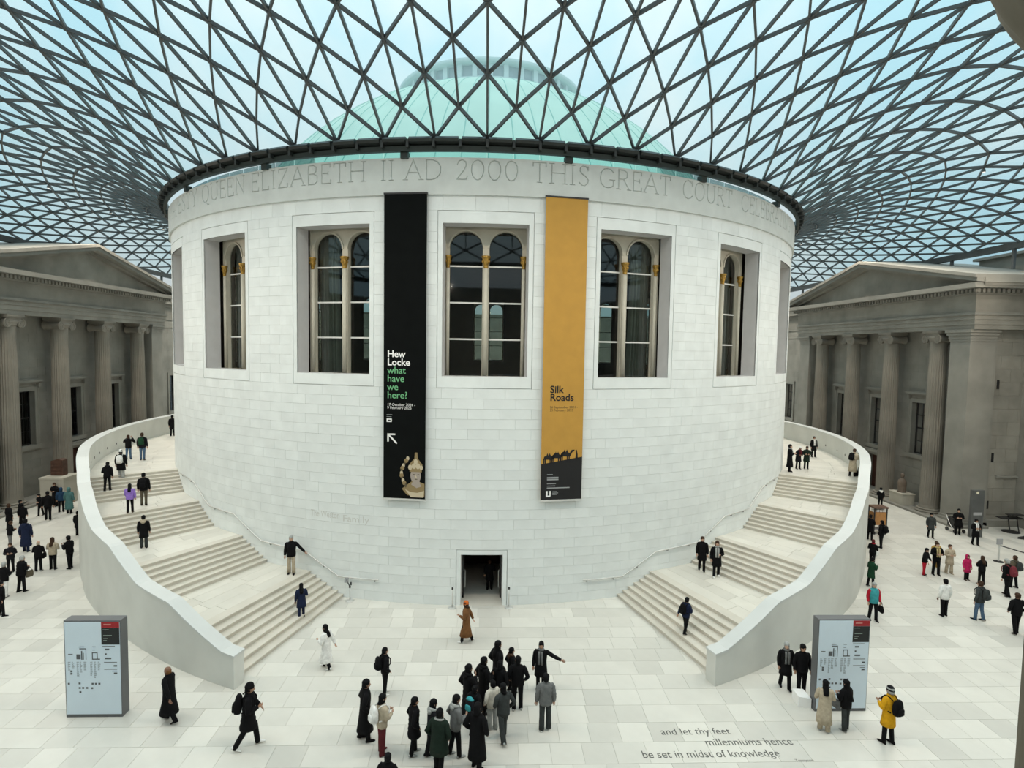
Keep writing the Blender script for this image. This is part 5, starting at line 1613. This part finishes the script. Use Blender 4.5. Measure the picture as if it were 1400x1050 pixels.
PEOPLE = [
(-9.31, -30.07, 0, 1.72, 80, 0.75, 'swb', 'swf', 'long', 'K', 0, 'K', 'K', 'bald', 'BR', None, None, 2, 'balding person in long black coat walking past the left map board'),
(-6.46, -31.26, 0, 1.9, -75, 0.8, 'swf', 'front', 'coat', 'K', 1, 'K', 'W', 'short', 'K', ('beanie', 'K'), ('pack', 'K'), 4, 'person in black beanie and puffer striding below the left parapet'),
(-5.42, -27.24, 0, 1.6, 75, 0.55, 'front', 'swb', 'long', 'W', 1, 'K', 'W', 'long', 'K', None, None, 3, 'person with long dark hair in white quilted coat near left steps'),
(-3.07, -28.78, 0, 1.57, -60, 0.15, 'pocket', 'pocket', 'jacket', 'K', 0, 'K', 'W', 'short', 'K', None, ('pack', 'K'), 0, 'person in black jacket standing apart left of the crowd facing right'),
(-3.24, -31.0, 0, 1.8, -70, 0.3, 'pocket', 'pocket', 'long', 'K', 0, 'K', 'K', 'short', 'K', None, None, 3, 'person in black coat just behind the one with maroon trousers'),
(-2.65, -31.55, 0, 1.71, -55, 0.12, 'front', 'front', 'jacket', 'BE', 0, 'MA', 'MA', 'bob', 'K', None, ('pack', 'W'), 2, 'person in beige jacket and maroon trousers'),
(-2.11, -33.65, 0, 1.52, -10, 0.1, 'pocket', 'pocket', 'jacket', 'K', 0, 'K', 'K', 'short', 'K', None, None, 0, 'person cut off at bottom edge with only dark head and shoulders showing'),
(-1.75, -31.6, 0, 1.64, -70, 0.25, 'pocket', 'pocket', 'coat', 'K', 1, 'K', 'LG', 'short', 'K', None, None, 2, 'person in black puffer leftmost of the huddled trio in front'),
(-1.22, -31.75, 0, 1.67, -60, 0.3, 'front', 'front', 'jacket', 'K2', 0, 'K2', 'K', 'bob', 'K', ('hooddown', 'LG'), None, 3, 'person with pale grey hood lowered in middle of front trio'),
(-0.98, -32.31, 0, 1.76, -20, 0.35, 'pocket', 'pocket', 'coat', 'DGN', 0, 'K', 'K', 'short', 'K', ('collar', 'LG'), None, 2, 'broad person in greenish black coat with pale collar seen from behind'),
(-0.58, -31.7, 0, 1.76, -65, 0.3, 'pocket', 'front', 'jacket', 'GR', 0, 'K', 'LG', 'short', 'K', ('hooddown', 'LG'), None, 2, 'person in grey hooded jacket and black trousers in the crowd'),
(0.04, -32.19, 0, 1.84, -30, 0.2, 'pocket', 'pocket', 'long', 'K', 0, 'K', 'K', 'bob', 'K', None, None, 0, 'person in long flaring black coat at front of the crowd'),
(-0.27, -30.26, 0, 1.82, -60, 0.1, 'pocket', 'face', 'long', 'K', 1, 'K', 'LG', 'bob', 'K', ('hooddown', 'K'), None, 0, 'person in long black padded coat with hand raised to mouth'),
(0.19, -29.81, 0, 1.8, -60, 0.1, 'pocket', 'front', 'long', 'K', 1, 'K', 'K', 'bob', 'K', ('hooddown', 'K'), None, 0, 'person in black padded coat second from left at back of crowd'),
(-0.06, -30.85, 0, 1.51, -40, 0.1, 'pocket', 'pocket', 'jacket', 'K', 0, 'K', 'K', 'short', 'K', None, ('pack', 'TEt'), 0, 'small person in black carrying a pack with teal top inside crowd'),
(0.46, -30.57, 0, 1.5, 30, 0.12, 'pocket', 'front', 'jacket', 'CR', 0, 'LG', 'LG', 'short', 'K', None, None, 0, 'person in cream jacket and pale trousers in the crowd'),
(0.78, -31.06, 0, 1.7, 25, 0.7, 'front', 'pocket', 'jacket', 'DG', 0, 'DG', 'LG', 'bob', 'K', None, None, 4, 'person in dark grey jacket walking left inside the crowd'),
(0.64, -28.94, 0, 1.86, -60, 0.1, 'pocket', 'pocket', 'long', 'K', 0, 'K', 'K', 'long', 'K', None, None, 0, 'long haired person in long black coat at back of crowd'),
(1.1, -28.7, 0, 1.51, -70, 0.1, 'pocket', 'pocket', 'jacket', 'K', 0, 'K', 'K', 'short', 'K', ('hooddown', 'DB'), None, 0, 'person with brown fur hood at back of crowd'),
(0.7, -29.72, 0, 1.63, -30, 0.1, 'pocket', 'pocket', 'coat', 'K', 0, 'K', 'K', 'bob', 'K', None, None, 0, 'person in black coat hemmed in before the brown fur hood'),
(1.26, -29.64, 0, 1.73, -5, 0.1, 'pocket', 'pocket', 'jacket', 'K', 0, 'K', 'LG', 'short', 'K', None, None, 0, 'person in black jacket seen from behind at right of crowd'),
(2.09, -28.63, 0, 1.67, 165, 0.25, 'point', 'down', 'coat', 'K', 0, 'K', 'K', 'short', 'K', ('scarf', 'GR'), None, 0, 'guide in dark coat and grey scarf pointing to the right'),
(2.05, -30.63, 0, 1.73, 0, 0.12, 'down', 'down', 'jacket', 'GR', 1, 'DG', 'W', 'short', 'K', None, None, 0, 'person in grey padded jacket seen from behind right of crowd'),
(-0.54, -25.44, 0, 1.64, 80, 0.6, 'front', 'swb', 'long', 'BR', 0, 'K', 'W', 'bob', 'DB', ('beanie', 'OR'), None, 2, 'person in orange beanie and brown coat walking past the doorway'),
(0.36, -20.54, 0, 1.45, 0, 0.1, 'down', 'front', 'coat', 'K', 0, 'K', 'K', 'short', 'DB', None, None, 0, 'dim figure inside the dark doorway'),
(-8.72, -21.15, 1.0, 1.76, 190, 0.15, 'rail', 'down', 'jacket', 'K', 0, 'BE', 'K', 'short', 'LG', None, None, 0, 'person in black jacket and beige trousers holding left stair handrail'),
(-7.44, -23.7, 0.143, 1.46, 25, 0.3, 'down', 'front', 'coat', 'NV', 0, 'NV', 'K', 'long', 'K', None, None, 2, 'person in navy coat climbing the lowest flight of left stair'),
(-15.61, -20.6, 2.0, 1.51, 20, 0.1, 'down', 'down', 'coat', 'K', 0, 'DG', 'K', 'short', 'K', ('hooddown', 'BE'), None, 0, 'person in black coat with pale fur hood alone on left stair landing'),
(-17.56, -18.4, 3.0, 1.45, 20, 0.2, 'swf', 'down', 'jacket', 'PU', 1, 'K', 'DB', 'long', 'K', None, None, 0, 'person with dark hair in purple jacket on left stair'),
(-17.68, -17.06, 3.0, 1.7, 20, 0.25, 'down', 'down', 'jacket', 'K', 0, 'KH', 'K', 'short', 'K', None, ('pack', 'K'), 2, 'person in dark jacket and brown trousers beside purple jacket on left stair'),
(-20.37, -15.76, 3.429, 1.56, 15, 0.3, 'front', 'down', 'jacket', 'K', 0, 'K', 'K', 'short', 'K', ('hooddown', 'K'), None, 10, 'stooping person in black climbing top flight of left stair by parapet'),
(-20.49, -14.39, 3.714, 1.71, 15, 0.2, 'down', 'down', 'coat', 'K', 0, 'LG', 'LG', 'short', 'K', ('beanie', 'W'), ('pack', 'W'), 0, 'person in white beanie and black coat near top of left stair'),
(-22.83, -9.93, 4.0, 1.56, 10, 0.2, 'up', 'up', 'jacket', 'K', 0, 'JE', 'K', 'short', 'DB', None, None, 0, 'person in jeans raising both hands to take a picture on left stair'),
(-21.84, -10.13, 4.0, 1.74, 15, 0.25, 'down', 'down', 'jacket', 'K2', 0, 'JE', 'K', 'short', 'DB', None, ('pack', 'GN'), 0, 'person in jeans carrying a green backpack up left stair'),
(-25.38, -0.16, 4.0, 1.67, 10, 0.1, 'down', 'down', 'coat', 'K', 0, 'K', 'K', 'short', 'K', None, None, 0, 'dark figure half hidden by the drum at top of left stair'),
(10.5, -20.7, 1.0, 1.64, 160, 0.4, 'down', 'down', 'coat', 'K', 0, 'K', 'K', 'short', 'DB', None, None, 0, 'person in open black coat descending right stair by the wall'),
(10.89, -21.49, 1.0, 1.7, 165, 0.4, 'front', 'down', 'coat', 'K', 0, 'K', 'W', 'long', 'DB', ('scarf', 'LG'), None, 0, 'person with white shoes and grey scarf descending right stair'),
(8.13, -25.36, 0.286, 1.45, -60, 0.5, 'swb', 'front', 'jacket', 'NV', 0, 'K', 'K', 'short', 'K', None, ('pack', 'K'), 5, 'person in navy jacket climbing lowest flight of right stair'),
(19.25, -12.05, 4.0, 1.71, -120, 0.05, 'front', 'front', 'long', 'K', 0, 'K', 'K', 'short', 'K', ('scarf', 'LG'), None, 0, 'person in long black coat leaning on drum atop right stair'),
(20.28, -11.19, 4.0, 1.48, -175, 0.1, 'front', 'front', 'coat', 'K2', 0, 'K', 'K', 'short', 'W', ('scarf', 'MA'), None, 14, 'white haired person stooping in dark coat atop right stair'),
(20.83, -11.17, 4.0, 1.48, 160, 0.1, 'front', 'front', 'coat', 'DGN', 0, 'K', 'K', 'short', 'DB', None, None, 6, 'person in dark green coat reading atop right stair'),
(23.72, -6.99, 4.0, 1.49, 180, 0.15, 'down', 'down', 'coat', 'K', 0, 'K', 'K', 'short', 'K', ('scarf', 'W'), None, 0, 'person in dark open coat coming round the top of right stair'),
(22.54, -13.26, 4.0, 1.68, -60, 0.2, 'front', 'front', 'long', 'BE', 0, 'K', 'K', 'short', 'DB', None, ('pack', 'K'), 12, 'person in beige coat leaning on right stair parapet'),
(-29.93, -6.64, 0, 1.65, 180, 0.1, 'front', 'front', 'coat', 'K', 0, 'K', 'K', 'short', 'DB', None, None, 6, 'dark clothed person bending at back beside the left pedestal'),
(-28.5, -8.06, 0, 1.65, 20, 0.1, 'down', 'down', 'jacket', 'BU', 1, 'K', 'K', 'short', 'K', ('hood', 'BU'), None, 0, 'person in blue hooded jacket left of the teal coat'),
(-27.74, -8.39, 0, 1.74, 10, 0.1, 'down', 'down', 'long', 'TEC', 1, 'K', 'K', 'short', 'K', ('hood', 'TEC'), None, 0, 'person in teal hooded coat by left stair parapet'),
(-29.19, -8.92, 0, 1.47, 170, 0.3, 'front', 'down', 'jacket', 'K', 0, 'K', 'K', 'short', 'K', None, None, 10, 'dark person leaning forward at left of the pedestal group'),
(-28.01, -9.87, 0, 1.86, 30, 0.4, 'down', 'down', 'jacket', 'K', 0, 'K', 'K', 'short', 'K', None, None, 2, 'person in black with legs apart in front of pedestal group'),
(-30.7, -3.3, 0, 1.53, 170, 0.1, 'front', 'front', 'jacket', 'K2', 0, 'K', 'K', 'short', 'K', None, None, 0, 'dark person standing under left portico door beside stair wall'),
(-24.89, -15.58, 0, 1.78, 15, 0.2, 'down', 'down', 'long', 'NV', 1, 'NV', 'K', 'short', 'K', ('hooddown', 'NV'), None, 0, 'person in long navy padded coat walking away on left'),
(-22.11, -18.36, 0, 1.52, 10, 0.1, 'front', 'front', 'jacket', 'K', 0, 'K', 'LG', 'bald', 'BE', None, ('tote', 'K', 'R'), 4, 'person in black with dark bag held at right side on left'),
(-21.6, -18.1, 0, 1.62, 5, 0.05, 'front', 'front', 'jacket', 'BE', 0, 'K', 'K', 'long', 'DB', None, None, 0, 'long haired person in beige top and black trousers on left'),
(-20.86, -17.97, 0, 1.66, 80, 0.2, 'phone', 'phone', 'jacket', 'K', 0, 'K', 'K', 'short', 'K', None, None, 6, 'person in black looking at phone against left stair wall'),
(-29.19, -10.51, 0, 1.45, -60, 0.1, 'swf', 'down', 'jacket', 'K', 0, 'K', 'K', 'short', 'K', None, None, 0, 'dark person with arm out beside the near left column'),
(-28.83, -11.83, 0, 1.58, -20, 0.1, 'down', 'down', 'coat', 'K', 0, 'K', 'K', 'short', 'DB', None, None, 0, 'dark coated person nearest left edge in far left cluster'),
(-28.45, -11.3, 0, 1.45, 20, 0.1, 'down', 'down', 'jacket', 'K', 0, 'K', 'K', 'short', 'K', None, None, 0, 'dark person in middle of far left cluster'),
(-29.4, -12.25, 0, 1.45, -60, 0.1, 'front', 'down', 'jacket', 'K2', 0, 'K', 'K', 'short', 'DB', None, None, 0, 'dark person cut by left edge in far left cluster'),
(-26.29, -14.9, 0, 1.45, -30, 0.1, 'front', 'front', 'jacket', 'K', 0, 'GR', 'K', 'short', 'DB', None, None, 6, 'person in black jacket and grey trousers near left edge'),
(-23.37, -18.46, 0, 1.45, -150, 0.1, 'front', 'front', 'jacket', 'K2', 0, 'K', 'K', 'short', 'DB', None, None, 0, 'dark person facing camera behind white trousers at left edge'),
(-21.31, -21.32, 0, 1.57, -10, 0.2, 'down', 'front', 'jacket', 'K', 0, 'W', 'GR', 'short', 'LG', ('beanie', 'LG'), None, 0, 'person in black jacket and white trousers at left edge'),
(-21.01, -20.78, 0, 1.64, -20, 0.2, 'front', 'front', 'jacket', 'K', 1, 'K', 'K', 'short', 'LG', None, ('tote', 'KH', 'R'), 6, 'stout person in black with shoulder bag beside white trousers'),
(-24.03, -12.87, 0, 1.45, 0, 0.1, 'down', 'down', 'coat', 'K', 0, 'K', 'K', 'short', 'K', None, None, 0, 'dark figure half hidden behind left stair wall'),
(-19.92, -23.16, 0, 1.45, -60, 0.3, 'down', 'down', 'jacket', 'K', 0, 'K', 'K', 'short', 'K', None, None, 0, 'dark person walking off the left edge'),
(16.9, -23.71, 0, 1.65, 175, 0.25, 'down', 'down', 'jacket', 'TE', 0, 'K', 'K', 'short', 'LG', ('redsleeve', 'RD'), ('tote', 'K', 'L'), 0, 'person in teal vest with red sleeves'),
(19.19, -20.2, 0, 1.45, -80, 0.25, 'front', 'phone', 'coat', 'GN', 0, 'K', 'K', 'short', 'K', None, None, 6, 'person in dark green jacket leaning on right stair wall'),
(21.1, -17.51, 0, 1.45, -60, 0.1, 'front', 'front', 'jacket', 'K', 0, 'K', 'K', 'short', 'MA', ('scarf', 'RD'), ('tote', 'W', 'R'), 4, 'person in black with red scarf beside right stair wall'),
(23.61, -14.63, 0, 1.64, 30, 0.15, 'down', 'down', 'jacket', 'K', 0, 'K', 'K', 'short', 'K', None, ('pack', 'K'), 0, 'person in black by the souvenir cart'),
(29.7, -5.84, 0, 1.51, -10, 0.1, 'front', 'down', 'jacket', 'K', 0, 'K', 'K', 'short', 'K', ('hooddown', 'W'), None, 0, 'dark person with white collar beyond the souvenir cart'),
(23.92, -13.18, 0, 1.57, -60, 0.1, 'front', 'front', 'coat', 'K', 0, 'K', 'K', 'short', 'K', None, None, 0, 'dark person squeezed between right stair wall and cart'),
(28.16, -12.72, 0, 1.55, 160, 0.3, 'down', 'down', 'coat', 'DG', 0, 'K', 'K', 'short', 'K', None, None, 0, 'person in grey green coat walking before near right column'),
(30.42, -12.13, 0, 1.67, 150, 0.15, 'front', 'front', 'coat', 'K', 0, 'K', 'K', 'short', 'K', None, None, 0, 'person in black beside the pushchair at right'),
(29.9, -14.06, 0, 1.58, 170, 0.3, 'front', 'front', 'coat', 'K', 0, 'K', 'K', 'bob', 'K', ('scarf', 'W'), None, 0, 'person in black coat in front of the tall dark sign'),
(23.06, -18.72, 0, 1.44, -150, 0.15, 'swf', 'swf', 'jacket', 'K', 0, 'RD', 'K', 'short', 'K', None, None, 8, 'child in black jacket and red trousers'),
(23.7, -18.72, 0, 1.72, 170, 0.15, 'front', 'front', 'jacket', 'K', 0, 'K', 'K', 'short', 'DB', ('scarf', 'MUs'), None, 0, 'person in black open jacket over yellow top beside red trousers'),
(24.45, -17.75, 0, 1.45, 170, 0.1, 'front', 'front', 'jacket', 'MU', 0, 'MU', 'MU', 'short', 'DB', None, None, 0, 'person in ochre behind beige coat and yellow top'),
(24.57, -18.52, 0, 1.53, 175, 0.2, 'front', 'front', 'coat', 'BE', 0, 'BE', 'BE', 'short', 'DB', None, None, 0, 'person in beige coat right of the ochre one'),
(24.79, -19.38, 0, 1.3, 180, 0.08, 'down', 'down', 'coat', 'PK', 0, 'K', 'DB', 'long', 'DB', ('hood', 'PK'), None, 0, 'child in bright pink hooded coat'),
(25.08, -19.93, 0, 1.45, 0, 0.1, 'front', 'front', 'jacket', 'K', 0, 'K', 'K', 'long', 'DB', None, None, 0, 'brown haired person in black jacket right of pink coat'),
(20.38, -23.32, 0, 1.65, 0, 0.12, 'down', 'down', 'jacket', 'W', 0, 'K', 'K', 'short', 'K', None, None, 0, 'person in white jacket seen from behind on right'),
(21.61, -23.73, 0, 1.72, 20, 0.3, 'down', 'down', 'jacket', 'DG', 0, 'JE', 'K', 'short', 'DB', None, ('pack', 'DG'), 2, 'person in jeans with dark grey jacket on right'),
(25.13, -21.3, 0, 1.79, 15, 0.4, 'down', 'down', 'jacket', 'K', 0, 'K', 'K', 'short', 'LG', None, ('pack', 'MAp'), 6, 'grey haired person in black beside the rope barrier'),
(26.42, -20.29, 0, 1.6, 10, 0.2, 'down', 'down', 'jacket', 'KH', 0, 'K', 'K', 'short', 'DB', None, ('pack', 'DG'), 0, 'person in khaki jacket partly behind grey haired person'),
(22.15, -24.9, 0, 1.71, -10, 0.4, 'pocket', 'pocket', 'jacket', 'K', 0, 'K', 'K', 'short', 'DB', None, None, 0, 'person in black at right edge seen from behind'),
(10.47, -28.6, 0, 1.62, 170, 0.45, 'down', 'down', 'coat', 'K', 0, 'K', 'K', 'short', 'LG', ('scarf', 'GR'), None, 2, 'person with patterned scarf walking left of right map board'),
(10.85, -28.94, 0, 1.7, 175, 0.15, 'down', 'down', 'jacket', 'K', 0, 'K', 'K', 'short', 'K', None, None, 0, 'person in black jacket and glasses beside right map board'),
(10.53, -30.79, 0, 1.56, -20, 0.15, 'front', 'front', 'long', 'BE', 0, 'BE', 'LG', 'long', 'K', None, None, 3, 'dark haired person in long beige coat reading the right map board'),
(11.21, -30.76, 0, 1.54, 20, 0.15, 'front', 'front', 'jacket', 'K', 0, 'DG', 'LG', 'verylong', 'K', None, ('tote', 'GR', 'L'), 3, 'long black haired person in black jacket reading the right map board'),
(12.11, -31.36, 0, 1.72, 20, 0.15, 'front', 'front', 'coat', 'YE', 0, 'K', 'K', 'short', 'LG', ('beanie', 'K2'), ('pack', 'K'), 0, 'person in bright yellow coat'),
]
for i, spec in enumerate(PEOPLE):
    person(spec, i)
# bag set down by the person in beige on the right landing
bg_ = MB().loft([[(22.95+w_*cos(2*pi*j/14), -13.2+d_*sin(2*pi*j/14), zz_) for j in range(14)] for zz_, w_, d_ in ((4.0, .15, .10), (4.04, .18, .13), (4.28, .17, .12), (4.34, .10, .05))]).build('holdall', cloth('K'), None, True)
tag(bg_, 'black bag standing on the floor beside the right stair parapet', 'bag')
MB().tube([(22.87, -13.2, 4.32), (22.90, -13.2, 4.44), (23.0, -13.2, 4.44), (23.03, -13.2, 4.32)], .012, 6).build('strap', cloth('K'), bg_)
bpy.context.view_layer.update()
